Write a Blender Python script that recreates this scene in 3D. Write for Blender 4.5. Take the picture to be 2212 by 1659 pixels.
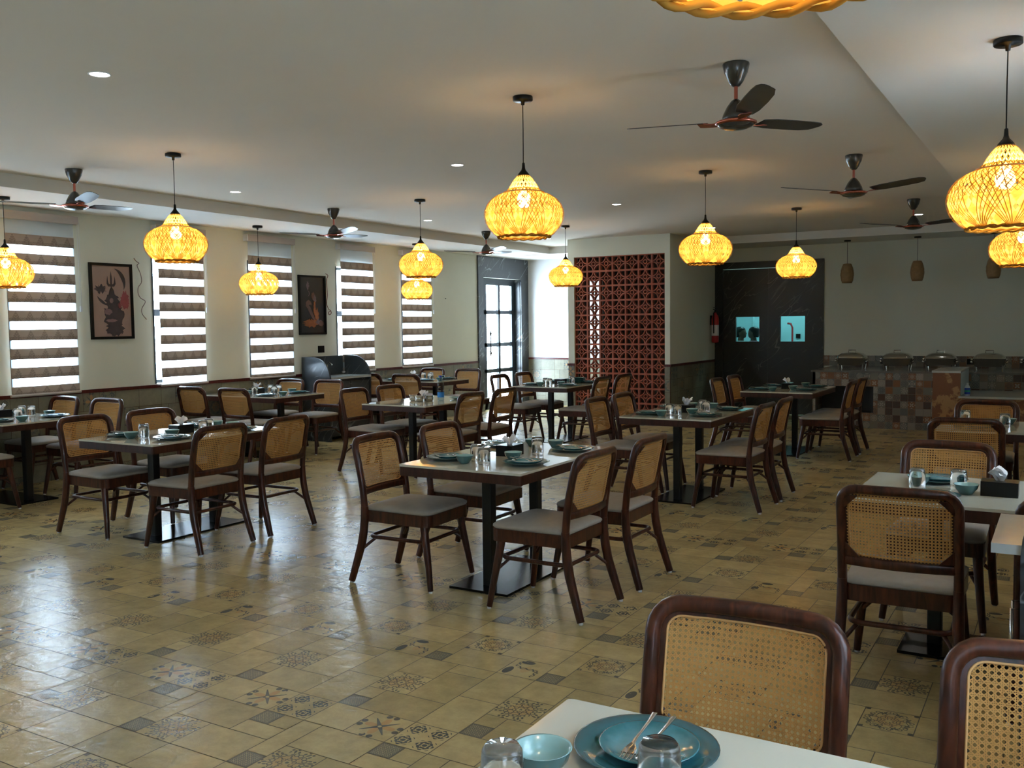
import bpy, bmesh, math, random
from math import sin, cos, pi, radians, atan2, sqrt
from mathutils import Vector, Matrix
random.seed(7)
for o in list(bpy.data.objects): bpy.data.objects.remove(o)
S = bpy.context.scene
C = S.collection
# ------------------------------------------------------------------ camera
IMW, IMH = 2212, 1659
F_PX, PITCH, YAW, ROLL, EYE = 2018.7, 0.06353, 0.53565, -0.01241, 1.55
fw = Vector((-sin(YAW)*cos(PITCH), cos(YAW)*cos(PITCH), -sin(PITCH)))
r0 = Vector((cos(YAW), sin(YAW), 0)); u0 = r0.cross(fw)
rr = cos(ROLL)*r0 + sin(ROLL)*u0; uu = -sin(ROLL)*r0 + cos(ROLL)*u0
cd = bpy.data.cameras.new('camera'); cam = bpy.data.objects.new('camera', cd); C.objects.link(cam)
M = Matrix((rr, uu, -fw)).transposed().to_4x4(); M.translation = Vector((0, 0, EYE))
cam.matrix_world = M
cd.sensor_width = 36; cd.lens = F_PX/IMW*36; cd.clip_start = .05; cd.clip_end = 200
S.camera = cam
# ------------------------------------------------------------------ world, exposure
S.view_settings.view_transform = 'Standard'; S.view_settings.look = 'None'
S.view_settings.gamma = 1; S.view_settings.use_curve_mapping = False
S.view_settings.exposure = 0.22
SKY = 34.0
W = bpy.data.worlds.new('world'); S.world = W; W.use_nodes = True
bg = W.node_tree.nodes['Background']; bg.inputs[0].default_value = (.70, .87, 1, 1); bg.inputs[1].default_value = SKY
def portal(loc, rot, sx, sy):
    l = bpy.data.lights.new('daylight_portal', 'AREA'); l.shape = 'RECTANGLE'; l.size = sx; l.size_y = sy
    l.cycles.is_portal = True
    o = bpy.data.objects.new('daylight_portal', l); o.location = loc; o.rotation_euler = rot; C.objects.link(o)
BULB = 95.0      # pendant bulb radiance
DOWN = 40.0      # downlight radiance
KITCHEN = 95.0
# ------------------------------------------------------------------ room numbers
XL, XR = -9.0, 0.40            # left and right walls
YR = -3.6                      # wall behind the camera
YB = 15.6                      # buffet wall
YE = 15.77                     # end wall left of the screen block
HM, HS = 2.90, 2.78            # ceiling tray, lowered border
TX0, TX1, TY0, TY1 = -7.85, -0.89, -2.4, 14.55
BX0, BX1, BY = -6.94, -5.20, 13.5   # screen block
# ------------------------------------------------------------------ materials
def newmat(name):
    m = bpy.data.materials.new(name); m.use_nodes = True
    nt = m.node_tree; b = nt.nodes['Principled BSDF']; return m, nt, b
def N(nt, t, **k):
    n = nt.nodes.new(t)
    for a, v in k.items():
        if a.startswith('i_'):
            n.inputs[a[2:].replace('_', ' ')].default_value = v
        else: setattr(n, a, v)
    return n
def L(nt, a, b): nt.links.new(a, b)
def mat(name, col, rough=.5, metal=0, noise=0, nscale=8, bump=0, bscale=60, spec=None, coat=0, trans=0, ior=None, emit=None, estr=0):
    m, nt, b = newmat(name)
    b.inputs['Base Color'].default_value = (*col, 1); b.inputs['Roughness'].default_value = rough
    b.inputs['Metallic'].default_value = metal
    if spec is not None: b.inputs['Specular IOR Level'].default_value = spec
    if coat: b.inputs['Coat Weight'].default_value = coat; b.inputs['Coat Roughness'].default_value = .08
    if trans: b.inputs['Transmission Weight'].default_value = trans
    if ior: b.inputs['IOR'].default_value = ior
    if emit: b.inputs['Emission Color'].default_value = (*emit, 1); b.inputs['Emission Strength'].default_value = estr
    tc = N(nt, 'ShaderNodeTexCoord')
    if noise:
        n = N(nt, 'ShaderNodeTexNoise', i_Scale=nscale, i_Detail=5.0); L(nt, tc.outputs['Object'], n.inputs['Vector'])
        mx = N(nt, 'ShaderNodeMixRGB'); mx.inputs[1].default_value = (*[c*(1-noise) for c in col], 1); mx.inputs[2].default_value = (*[min(1, c*(1+noise)) for c in col], 1)
        L(nt, n.outputs['Fac'], mx.inputs[0]); L(nt, mx.outputs[0], b.inputs['Base Color'])
    if bump:
        n = N(nt, 'ShaderNodeTexNoise', i_Scale=bscale, i_Detail=4.0); L(nt, tc.outputs['Object'], n.inputs['Vector'])
        bp = N(nt, 'ShaderNodeBump', i_Strength=bump, i_Distance=.01); L(nt, n.outputs['Fac'], bp.inputs['Height']); L(nt, bp.outputs[0], b.inputs['Normal'])
    return m
def wood(name, c1, c2, rough=.3, coat=.3):
    m, nt, b = newmat(name); tc = N(nt, 'ShaderNodeTexCoord')
    mp = N(nt, 'ShaderNodeMapping'); mp.inputs['Scale'].default_value = (14, 14, 2.2); L(nt, tc.outputs['Object'], mp.inputs[0])
    n = N(nt, 'ShaderNodeTexNoise', i_Scale=2.2, i_Detail=6.0, i_Distortion=1.5); L(nt, mp.outputs[0], n.inputs['Vector'])
    r = N(nt, 'ShaderNodeValToRGB'); r.color_ramp.elements[0].position = .35; r.color_ramp.elements[1].position = .7
    r.color_ramp.elements[0].color = (*c1, 1); r.color_ramp.elements[1].color = (*c2, 1)
    L(nt, n.outputs['Fac'], r.inputs[0]); L(nt, r.outputs[0], b.inputs['Base Color'])
    b.inputs['Roughness'].default_value = rough; b.inputs['Specular IOR Level'].default_value = .36; b.inputs['Coat Weight'].default_value = coat; b.inputs['Coat Roughness'].default_value = .12
    return m
def marble(name, base, vein, vscale=1.2, thick=.018, rough=.25):
    m, nt, b = newmat(name); tc = N(nt, 'ShaderNodeTexCoord')
    sp = N(nt, 'ShaderNodeSeparateXYZ'); L(nt, tc.outputs['Object'], sp.inputs[0])
    def mt(op, a, v=None, c=None):
        n = N(nt, 'ShaderNodeMath', operation=op)
        for i, q in enumerate((a, v, c)):
            if q is None: continue
            if isinstance(q, (int, float)): n.inputs[i].default_value = q
            else: L(nt, q, n.inputs[i])
        return n.outputs[0]
    h = mt('ADD', sp.outputs[0], sp.outputs[1]); z = sp.outputs[2]
    al = mt('MULTIPLY', mt('ADD', h, z), .707); ac = mt('MULTIPLY', mt('SUBTRACT', h, z), .707)
    out = None
    for sx, sy, th, off in ((vscale*.45, vscale*2.2, thick, 0), (vscale*.9, vscale*3.6, thick*.5, 7)):
        cb = N(nt, 'ShaderNodeCombineXYZ'); L(nt, mt('MULTIPLY', al, sx), cb.inputs[0]); L(nt, mt('MULTIPLY', ac, sy), cb.inputs[1]); cb.inputs[2].default_value = off
        n = N(nt, 'ShaderNodeTexNoise', i_Scale=1.0, i_Detail=1.6, i_Distortion=.15); L(nt, cb.outputs[0], n.inputs['Vector'])
        d = mt('ABSOLUTE', mt('SUBTRACT', n.outputs['Fac'], .5))
        q = N(nt, 'ShaderNodeMapRange'); q.inputs['From Max'].default_value = th; q.inputs['To Min'].default_value = 1; q.inputs['To Max'].default_value = 0; L(nt, d, q.inputs['Value'])
        k = N(nt, 'ShaderNodeTexNoise', i_Scale=2.2, i_Detail=2.0); k.inputs['Distortion'].default_value = off*.1; L(nt, tc.outputs['Object'], k.inputs['Vector'])
        kk = N(nt, 'ShaderNodeMapRange'); kk.inputs['From Min'].default_value = .46; kk.inputs['From Max'].default_value = .60; L(nt, k.outputs['Fac'], kk.inputs['Value'])
        o = mt('MULTIPLY', q.outputs[0], kk.outputs[0]); out = o if out is None else mt('MAXIMUM', out, o)
    mc = N(nt, 'ShaderNodeMixRGB'); mc.inputs[1].default_value = (*base, 1); mc.inputs[2].default_value = (*vein, 1)
    L(nt, out, mc.inputs[0]); L(nt, mc.outputs[0], b.inputs['Base Color']); b.inputs['Roughness'].default_value = rough
    return m
def cellmat(name, cell, palette, rough=.35):
    """mosaic of printed square tiles: colour and motif chosen per tile from the object-space cell"""
    m, nt, b = newmat(name); tc = N(nt, 'ShaderNodeTexCoord')
    sp = N(nt, 'ShaderNodeSeparateXYZ'); L(nt, tc.outputs['Object'], sp.inputs[0])
    def mt(op, a, v=None):
        n = N(nt, 'ShaderNodeMath', operation=op)
        for i, q in enumerate((a, v)):
            if q is None: continue
            if isinstance(q, (int, float)): n.inputs[i].default_value = q
            else: L(nt, q, n.inputs[i])
        return n.outputs[0]
    xy = mt('ADD', sp.outputs[0], sp.outputs[1])
    u = mt('DIVIDE', xy, cell); v = mt('DIVIDE', sp.outputs[2], cell)
    fu = mt('SUBTRACT', mt('FRACT', mt('ADD', u, 200)), .5); fv = mt('SUBTRACT', mt('FRACT', mt('ADD', v, 200)), .5)
    cb = N(nt, 'ShaderNodeCombineXYZ'); L(nt, mt('FLOOR', u), cb.inputs[0]); L(nt, mt('FLOOR', v), cb.inputs[1])
    wn = N(nt, 'ShaderNodeTexWhiteNoise', noise_dimensions='3D'); L(nt, cb.outputs[0], wn.inputs['Vector'])
    rmp = N(nt, 'ShaderNodeValToRGB'); rmp.color_ramp.interpolation = 'CONSTANT'
    e = rmp.color_ramp.elements
    while len(e) > 1: e.remove(e[-1])
    e[0].position = 0; e[0].color = (*palette[0], 1)
    for i, c in enumerate(palette[1:]):
        q = e.new((i+1)/len(palette)); q.color = (*c, 1)
    L(nt, wn.outputs['Value'], rmp.inputs[0])
    r = mt('SQRT', mt('ADD', mt('MULTIPLY', fu, fu), mt('MULTIPLY', fv, fv)))
    th = mt('ARCTAN2', fv, fu)
    wcol = N(nt, 'ShaderNodeSeparateXYZ'); L(nt, wn.outputs['Color'], wcol.inputs[0])
    k = mt('MULTIPLY', mt('ADD', mt('FLOOR', mt('MULTIPLY', wcol.outputs[1], 2.99)), 1), 4)
    pet = mt('MULTIPLY', mt('SINE', mt('ADD', mt('MULTIPLY', th, k), 1.57)), .13)
    ring = mt('SINE', mt('MULTIPLY', mt('ADD', r, pet), mt('ADD', mt('MULTIPLY', wcol.outputs[0], 14), 12)))
    mask = mt('MULTIPLY', mt('GREATER_THAN', ring, .25), mt('LESS_THAN', r, .46))
    mask = mt('MULTIPLY', mask, mt('GREATER_THAN', wcol.outputs[2], .25))
    ed = mt('GREATER_THAN', mt('MAXIMUM', mt('ABSOLUTE', fu), mt('ABSOLUTE', fv)), .47)
    inv = N(nt, 'ShaderNodeMixRGB'); L(nt, mask, inv.inputs[0]); L(nt, rmp.outputs[0], inv.inputs[1])
    alt = N(nt, 'ShaderNodeMixRGB'); L(nt, mt('GREATER_THAN', wcol.outputs[0], .5), alt.inputs[0]); alt.inputs[1].default_value = (.36, .33, .27, 1); alt.inputs[2].default_value = (.05, .055, .06, 1)
    L(nt, alt.outputs[0], inv.inputs[2])
    g = N(nt, 'ShaderNodeMixRGB'); L(nt, ed, g.inputs[0]); L(nt, inv.outputs[0], g.inputs[1]); g.inputs[2].default_value = (.16, .14, .12, 1)
    L(nt, g.outputs[0], b.inputs['Base Color']); b.inputs['Roughness'].default_value = rough
    return m
STONE = (.56, .42, .19)
def tilemat(name, kind, stone=STONE, rough=.24):
    m, nt, b = newmat(name); uv = N(nt, 'ShaderNodeUVMap', uv_map='uv'); sp = N(nt, 'ShaderNodeSeparateXYZ'); L(nt, uv.outputs[0], sp.inputs[0])
    tc = N(nt, 'ShaderNodeTexCoord')
    def mt(op, a, v=None, c=None):
        n = N(nt, 'ShaderNodeMath', operation=op)
        for i, q in enumerate((a, v, c)):
            if q is None: continue
            if isinstance(q, (int, float)): n.inputs[i].default_value = q
            else: L(nt, q, n.inputs[i])
        return n.outputs[0]
    at = N(nt, 'ShaderNodeAttribute', attribute_name='tone')
    n1 = N(nt, 'ShaderNodeTexNoise', i_Scale=7.0, i_Detail=9.0, i_Roughness=.75); L(nt, tc.outputs['Object'], n1.inputs['Vector'])
    tone = mt('ADD', mt('MULTIPLY', mt('SUBTRACT', n1.outputs['Fac'], .32), 1.6), mt('MULTIPLY', at.outputs['Fac'], .42))
    c1 = N(nt, 'ShaderNodeMixRGB'); c1.inputs[1].default_value = (*[x*.62 for x in stone], 1); c1.inputs[2].default_value = (*[min(1, x*1.22) for x in stone], 1); L(nt, tone, c1.inputs[0])
    col = c1.outputs[0]
    x, y = sp.outputs[0], sp.outputs[1]     # -1..1
    def layer(mask, rgb, col, k=.85):
        q = N(nt, 'ShaderNodeMixRGB'); L(nt, mt('MULTIPLY', mask, k), q.inputs[0]); L(nt, col, q.inputs[1]); q.inputs[2].default_value = (*rgb, 1); return q.outputs[0]
    if kind != 'plain':
        ns = N(nt, 'ShaderNodeTexNoise', i_Scale=22.0, i_Detail=2.0); L(nt, tc.outputs['Object'], ns.inputs['Vector'])
        worn = mt('GREATER_THAN', ns.outputs['Fac'], .36)
        r = mt('SQRT', mt('ADD', mt('MULTIPLY', x, x), mt('MULTIPLY', y, y))); th = mt('ARCTAN2', y, x)
        ax = mt('ABSOLUTE', x); ay = mt('ABSOLUTE', y); mxy = mt('MAXIMUM', ax, ay); mny = mt('MINIMUM', ax, ay)
        dg = mt('DIVIDE', mt('ABSOLUTE', mt('SUBTRACT', ax, ay)), 1.414)      # distance from the diagonals
        blue = (.055, .07, .08); orange = (.52, .24, .07)
        def sn(a): return mt('SINE', a)
        def band(v, lo, hi): return mt('MULTIPLY', mt('GREATER_THAN', v, lo), mt('LESS_THAN', v, hi))
        if kind == 'cross':      # X of thin spears, orange petals between, blue drops at the corners
            spear = mt('MULTIPLY', mt('LESS_THAN', dg, mt('MULTIPLY', mt('SUBTRACT', 1, r), .10)), band(r, .08, .8))
            pet = mt('LESS_THAN', mt('ADD', mt('POWER', mt('DIVIDE', mny, .16), 2), mt('POWER', mt('DIVIDE', mt('SUBTRACT', mxy, .42), .3), 2)), 1)
            drop = mt('MULTIPLY', mt('LESS_THAN', mt('ADD', mt('POWER', mt('DIVIDE', mt('SUBTRACT', mny, .17), .13), 2), mt('POWER', mt('DIVIDE', mt('SUBTRACT', mxy, .86), .13), 2)), 1), 1)
            col = layer(pet, orange, col, .55); col = layer(mt('MULTIPLY', mt('MAXIMUM', spear, drop), worn), blue, col)
        elif kind in ('star', 'ring'):     # eight-fold scrolls: curls, leaves and stems in a folded wedge
            fa = mt('ABSOLUTE', mt('SUBTRACT', mt('MODULO', mt('ADD', th, 6.28319), .785398), .392699)); fx = mt('MULTIPLY', r, mt('COSINE', fa)); fy = mt('MULTIPLY', r, sn(fa))
            def dist(cx, cy, ex=1.0): return mt('SQRT', mt('ADD', mt('POWER', mt('DIVIDE', mt('SUBTRACT', fx, cx), ex), 2), mt('POWER', mt('SUBTRACT', fy, cy), 2)))
            if kind == 'star':
                L_ = [band(dist(.60, .14), .07, .115), mt('LESS_THAN', dist(.86, .0, 2.2), .05), mt('LESS_THAN', dist(.80, .17, 1.6), .05), band(dist(.27, 0), .06, .10), mt('LESS_THAN', dist(.44, .0, 2.4), .035), mt('MULTIPLY', mt('LESS_THAN', fy, .016), band(fx, .3, .8)), mt('LESS_THAN', r, .07), mt('LESS_THAN', dist(.99, .12), .06)]
            else:
                L_ = [mt('LESS_THAN', dist(.74, .06, 2.0), .05), band(dist(.80, .20), .06, .10), band(dist(.60, .02), .05, .085), band(dist(.33, .10), .05, .085), mt('LESS_THAN', dist(.18, .0, 2.0), .03), mt('LESS_THAN', dist(.45, .0, 1.6), .035), band(mt('ADD', r, mt('MULTIPLY', sn(mt('MULTIPLY', th, 8)), .05)), .66, .70), mt('GREATER_THAN', mny, .80)]
            mk = L_[0]
            for q in L_[1:]: mk = mt('MAXIMUM', mk, q)
            col = layer(band(dist(.36, 0), 0, .22), orange, col, .28); col = layer(mt('MULTIPLY', mk, worn), blue, col, .76)
        elif kind == 'lattice':  # little dark square
            q = mt('MULTIPLY', sn(mt('MULTIPLY', mt('ADD', x, y), 7.5)), sn(mt('MULTIPLY', mt('SUBTRACT', x, y), 7.5)))
            mk = mt('MAXIMUM', band(mt('ABSOLUTE', q), .18, .8), band(mxy, .84, .95))
            col = layer(mt('LESS_THAN', mxy, .95), (.24, .22, .16), col, .55); col = layer(mk, blue, col, .62)
        elif kind == 'leaf':     # S chain with leaves
            s = mt('SUBTRACT', mt('ADD', x, y), mt('MULTIPLY', sn(mt('MULTIPLY', mt('SUBTRACT', x, y), 2.6)), .42))
            ch = mt('MULTIPLY', mt('LESS_THAN', mt('ABSOLUTE', mt('SUBTRACT', mt('ABSOLUTE', s), mt('MULTIPLY', mt('ABSOLUTE', sn(mt('MULTIPLY', mt('SUBTRACT', x, y), 9))), .13))), .05), mt('LESS_THAN', r, 1.0))
            lf = mt('LESS_THAN', mt('ADD', mt('POWER', mt('DIVIDE', mt('ADD', x, .72), .2), 2), mt('POWER', mt('DIVIDE', mt('ADD', y, .45), .42), 2)), 1)
            l2 = mt('LESS_THAN', mt('ADD', mt('POWER', mt('DIVIDE', mt('ADD', x, .3), .34), 2), mt('POWER', mt('DIVIDE', mt('SUBTRACT', y, .72), .2), 2)), 1)
            col = layer(mt('LESS_THAN', mt('ADD', mt('POWER', mt('DIVIDE', x, .2), 2), mt('POWER', mt('DIVIDE', mt('ADD', y, .1), .36), 2)), 1), orange, col, .3)
            col = layer(mt('MULTIPLY', mt('MAXIMUM', ch, mt('MAXIMUM', lf, l2)), worn), blue, col)
        elif kind == 'scroll':   # dense dark scrolls with four-leaf crosses
            u2 = mt('SUBTRACT', mt('FRACT', mt('MULTIPLY', mt('ADD', x, 1), 1.0)), .5); v2 = mt('SUBTRACT', mt('FRACT', mt('MULTIPLY', mt('ADD', y, 1), 1.0)), .5)
            r2 = mt('SQRT', mt('ADD', mt('MULTIPLY', u2, u2), mt('MULTIPLY', v2, v2))); t2 = mt('ARCTAN2', v2, u2)
            fl = mt('LESS_THAN', r2, mt('MULTIPLY', mt('ABSOLUTE', sn(mt('MULTIPLY', t2, 2))), .46))
            hl = mt('LESS_THAN', r2, mt('MULTIPLY', mt('ABSOLUTE', mt('COSINE', mt('MULTIPLY', t2, 2))), .40))
            hh = mt('MULTIPLY', hl, mt('GREATER_THAN', sn(mt('MULTIPLY', r2, 40)), -.2))
            col = layer(mt('MULTIPLY', mt('MAXIMUM', mt('MULTIPLY', fl, mt('GREATER_THAN', sn(mt('MULTIPLY', r2, 30)), 0)), hh), worn), blue, col, .9)
    L(nt, col, b.inputs['Base Color'])
    n2 = N(nt, 'ShaderNodeTexNoise', i_Scale=14.0, i_Detail=4.0, i_Roughness=.5, i_Distortion=.6); L(nt, tc.outputs['Object'], n2.inputs['Vector'])
    n3 = N(nt, 'ShaderNodeTexNoise', i_Scale=3.0, i_Detail=3.0); L(nt, tc.outputs['Object'], n3.inputs['Vector'])
    bp = N(nt, 'ShaderNodeBump', i_Strength=.5, i_Distance=.005); L(nt, mt('ADD', n2.outputs['Fac'], mt('MULTIPLY', n3.outputs['Fac'], 1.2)), bp.inputs['Height']); L(nt, bp.outputs[0], b.inputs['Normal'])
    rg = N(nt, 'ShaderNodeMapRange'); rg.inputs['From Min'].default_value = .3; rg.inputs['From Max'].default_value = .75
    rg.inputs['To Min'].default_value = rough*.92; rg.inputs['To Max'].default_value = rough*1.12; L(nt, n2.outputs['Fac'], rg.inputs['Value']); L(nt, rg.outputs[0], b.inputs['Roughness'])
    return m
KINDS = ['plain', 'lattice', 'star', 'ring', 'leaf', 'scroll', 'cross']
M_floor = [tilemat('floor_tile_'+k, k) for k in KINDS]
M_dado = [tilemat('dado_tile_'+k, k, stone=(.22, .205, .145), rough=.4) for k in KINDS]
M_grout = mat('grout', (.11, .085, .05), .8)
M_wall = mat('wall_paint', (.70, .70, .585), .75, noise=.03, nscale=3)
M_ceil = mat('ceiling_paint', (.75, .68, .58), .8, noise=.03, nscale=2)
M_soffit = mat('soffit_paint', (.76, .73, .67), .8)
M_white = mat('white_paint', (.80, .80, .80), .7)
M_trim = wood('dado_trim_wood', (.05, .006, .005), (.10, .012, .009), .35, .2)
M_maroon = wood('walnut', (.022, .0052, .0028), (.085, .022, .0090), .28, .08)
M_apron = wood('table_edge_wood', (.026, .0065, .0035), (.06, .016, .008), .4, .08)
M_seat = mat('seat_fabric', (.33, .285, .24), .75, noise=.12, nscale=30, bump=.12, bscale=400)
M_glide = mat('white_glide', (.75, .75, .75), .5)
M_black = mat('black_steel', (.010, .010, .011), .32, metal=.3)
M_blackplate = mat('black_base_plate', (.012, .012, .013), .22, metal=.5)
M_blk = mat('black_plastic', (.006, .006, .006), .3, spec=.25)
M_top = mat('table_glass_top', (.62, .60, .50), .05, noise=.04, nscale=4, coat=.5)
M_teal = mat('teal_glaze', (.045, .125, .13), .14, noise=.35, nscale=9, coat=.5)
def glazemat():
    m, nt, b = newmat('teal_reactive_glaze'); tc = N(nt, 'ShaderNodeTexCoord'); v = N(nt, 'ShaderNodeVectorMath', operation='LENGTH'); L(nt, tc.outputs['Object'], v.inputs[0])
    n = N(nt, 'ShaderNodeTexNoise', i_Scale=26.0, i_Detail=5.0); L(nt, tc.outputs['Object'], n.inputs['Vector'])
    a = N(nt, 'ShaderNodeMath', operation='MULTIPLY_ADD'); L(nt, n.outputs['Fac'], a.inputs[0]); a.inputs[1].default_value = .05; L(nt, v.outputs['Value'], a.inputs[2])
    r = N(nt, 'ShaderNodeValToRGB'); e = r.color_ramp.elements; e[0].position = .03; e[0].color = (.26, .42, .45, 1); e[1].position = .16; e[1].color = (.035, .085, .095, 1)
    q = e.new(.085); q.color = (.10, .24, .27, 1); q = e.new(.115); q.color = (.022, .135, .155, 1)
    L(nt, a.outputs[0], r.inputs[0]); L(nt, r.outputs[0], b.inputs['Base Color']); b.inputs['Roughness'].default_value = .12; b.inputs['Coat Weight'].default_value = .4
    return m
M_glaze = glazemat()
M_tealin = mat('pale_teal_glaze', (.30, .50, .50), .12, noise=.15, nscale=14, coat=.4)
M_steel = mat('cutlery_steel', (.62, .60, .57), .16, metal=1)
M_chrome = mat('polished_steel', (.55, .54, .50), .1, metal=1)
M_tissue = mat('tissue_paper', (.82, .82, .84), .9)
M_concrete = mat('kitchen_wall', (.45, .62, .64), .7)
M_marble = marble('grey_marble', (.040, .045, .050), (.30, .32, .34), 1.6, .012, .3)
M_dmarble = marble('dark_marble', (.017, .016, .014), (.11, .10, .085), 1.5, .011, .3)
M_terra = mat('terracotta', (.31, .070, .030), .6, noise=.25, nscale=5, bump=.2, bscale=80)
M_frame = mat('dark_window_frame', (.018, .026, .034), .35)
M_mosaic = cellmat('mosaic_tiles', .10, [(.20, .085, .035), (.17, .15, .12), (.25, .22, .18), (.11, .12, .12), (.22, .12, .06), (.07, .03, .018), (.16, .16, .14), (.21, .15, .11)])
M_ply = None
def plymat():
    m, nt, b = newmat('plywood_with_glue'); tc = N(nt, 'ShaderNodeTexCoord')
    n = N(nt, 'ShaderNodeTexNoise', i_Scale=3.4, i_Detail=8.0, i_Roughness=.7); L(nt, tc.outputs['Object'], n.inputs['Vector'])
    r = N(nt, 'ShaderNodeValToRGB'); e = r.color_ramp.elements; e[0].position = .49; e[0].color = (.21, .085, .04, 1); e[1].position = .53; e[1].color = (.42, .24, .10, 1)
    L(nt, n.outputs['Fac'], r.inputs[0]); L(nt, r.outputs[0], b.inputs['Base Color']); b.inputs['Roughness'].default_value = .6
    return m
M_ply = plymat()
M_countertop = mat('pale_counter_stone', (.50, .52, .50), .15, noise=.1, nscale=10)
M_paperwhite = mat('white_laminate', (.62, .72, .76), .4)
def glassmat(name, col=(1, 1, 1), rough=0.0, mixg=.12):
    m, nt, b = newmat(name); nt.nodes.remove(b); o = nt.nodes['Material Output']
    t = N(nt, 'ShaderNodeBsdfTransparent'); t.inputs[0].default_value = (*col, 1)
    g = N(nt, 'ShaderNodeBsdfGlossy'); g.inputs['Roughness'].default_value = rough
    lf = N(nt, 'ShaderNodeLayerWeight', i_Blend=.18); lw = N(nt, 'ShaderNodeMath', operation='MULTIPLY'); L(nt, lf.outputs['Facing'], lw.inputs[0]); lw.inputs[1].default_value = .5; mx = N(nt, 'ShaderNodeMixShader')
    L(nt, lw.outputs[0], mx.inputs[0]); L(nt, t.outputs[0], mx.inputs[1]); L(nt, g.outputs[0], mx.inputs[2]); L(nt, mx.outputs[0], o.inputs['Surface'])
    return m
M_pane = glassmat('window_glass', (.96, .98, 1))
M_tealpane = glassmat('teal_glass', (.66, .90, .92))
M_tumbler = mat('clear_tumbler_glass', (1, 1, 1), 0.0, trans=1, ior=1.45)
M_bottle = glassmat('clear_bottle_plastic', (.80, .86, .90), .05)
def clothmat(name, col, tr, trans):
    m, nt, b = newmat(name); nt.nodes.remove(b); o = nt.nodes['Material Output']
    d = N(nt, 'ShaderNodeBsdfDiffuse'); d.inputs[0].default_value = (*col, 1)
    t = N(nt, 'ShaderNodeBsdfTranslucent'); t.inputs[0].default_value = (*col, 1)
    a = N(nt, 'ShaderNodeMixShader'); a.inputs[0].default_value = tr; L(nt, d.outputs[0], a.inputs[1]); L(nt, t.outputs[0], a.inputs[2])
    out = a.outputs[0]
    if trans:
        p = N(nt, 'ShaderNodeBsdfTransparent'); q = N(nt, 'ShaderNodeMixShader'); q.inputs[0].default_value = trans
        L(nt, out, q.inputs[1]); L(nt, p.outputs[0], q.inputs[2]); out = q.outputs[0]
    L(nt, out, o.inputs['Surface']); return m, nt, d, t
M_sheer = clothmat('blind_sheer', (.85, .92, 1), .65, .55)[0]
def bandmat():
    m, nt, d, t = clothmat('blind_fabric', (.3, .25, .21), .16, 0)
    tc = N(nt, 'ShaderNodeTexCoord'); sp = N(nt, 'ShaderNodeSeparateXYZ'); L(nt, tc.outputs['UV'], sp.inputs[0])
    def mt(op, a, v=None):
        n = N(nt, 'ShaderNodeMath', operation=op)
        for i, q in enumerate((a, v)):
            if q is None: continue
            if isinstance(q, (int, float)): n.inputs[i].default_value = q
            else: L(nt, q, n.inputs[i])
        return n.outputs[0]
    u = mt('SUBTRACT', mt('FRACT', mt('MULTIPLY', sp.outputs[0], 5)), .5); v = sp.outputs[1]
    tri = mt('LESS_THAN', mt('ABSOLUTE', u), mt('MULTIPLY', mt('SUBTRACT', .97, v), .42))     # tree outline
    lines = mt('GREATER_THAN', mt('SINE', mt('ADD', mt('MULTIPLY', v, 45), mt('MULTIPLY', mt('ABSOLUTE', u), 30))), -.1)
    base = mt('MULTIPLY', mt('LESS_THAN', v, .34), mt('GREATER_THAN', mt('SINE', mt('ADD', mt('MULTIPLY', u, 60), mt('MULTIPLY', v, 40))), 0))
    mk = mt('MAXIMUM', mt('MULTIPLY', tri, lines), base)
    mx = N(nt, 'ShaderNodeMixRGB'); mx.inputs[1].default_value = (.40, .33, .275, 1); mx.inputs[2].default_value = (.21, .17, .15, 1); L(nt, mk, mx.inputs[0])
    L(nt, mx.outputs[0], d.inputs[0]); L(nt, mx.outputs[0], t.inputs[0]); return m
M_band = bandmat()
M_rail = mat('blind_rail', (.46, .41, .37), .5)
M_cord = mat('white_cord', (.7, .72, .75), .6)
M_cane = clothmat('cane', (.53, .285, .095), .25, 0)[0]
M_canerim = mat('cane_rim', (.52, .28, .10), .5)
M_wick = clothmat('wicker_strand', (.40, .20, .035), .4, 0)[0]
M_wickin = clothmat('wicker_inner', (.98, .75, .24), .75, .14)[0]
M_wickun = mat('bamboo_unlit', (.36, .22, .10), .7, noise=.35, nscale=25)
def emitmat(name, col, st):
    m, nt, b = newmat(name); nt.nodes.remove(b); e = N(nt, 'ShaderNodeEmission'); e.inputs[0].default_value = (*col, 1); e.inputs[1].default_value = st
    L(nt, e.outputs[0], nt.nodes['Material Output'].inputs['Surface']); return m
M_bulb = emitmat('warm_bulb', (1, .76, .38), BULB)
M_down = emitmat('downlight_led', (1, .96, .88), DOWN)
M_kled = emitmat('kitchen_tube', (.75, 1, 1), KITCHEN)
M_fan = mat('fan_grey', (.055, .052, .047), .22, metal=.3, coat=.4)
M_blade = mat('fan_blade', (.055, .05, .044), .3, metal=.3)
M_copper = mat('fan_copper', (.50, .16, .12), .16, metal=1)
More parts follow.
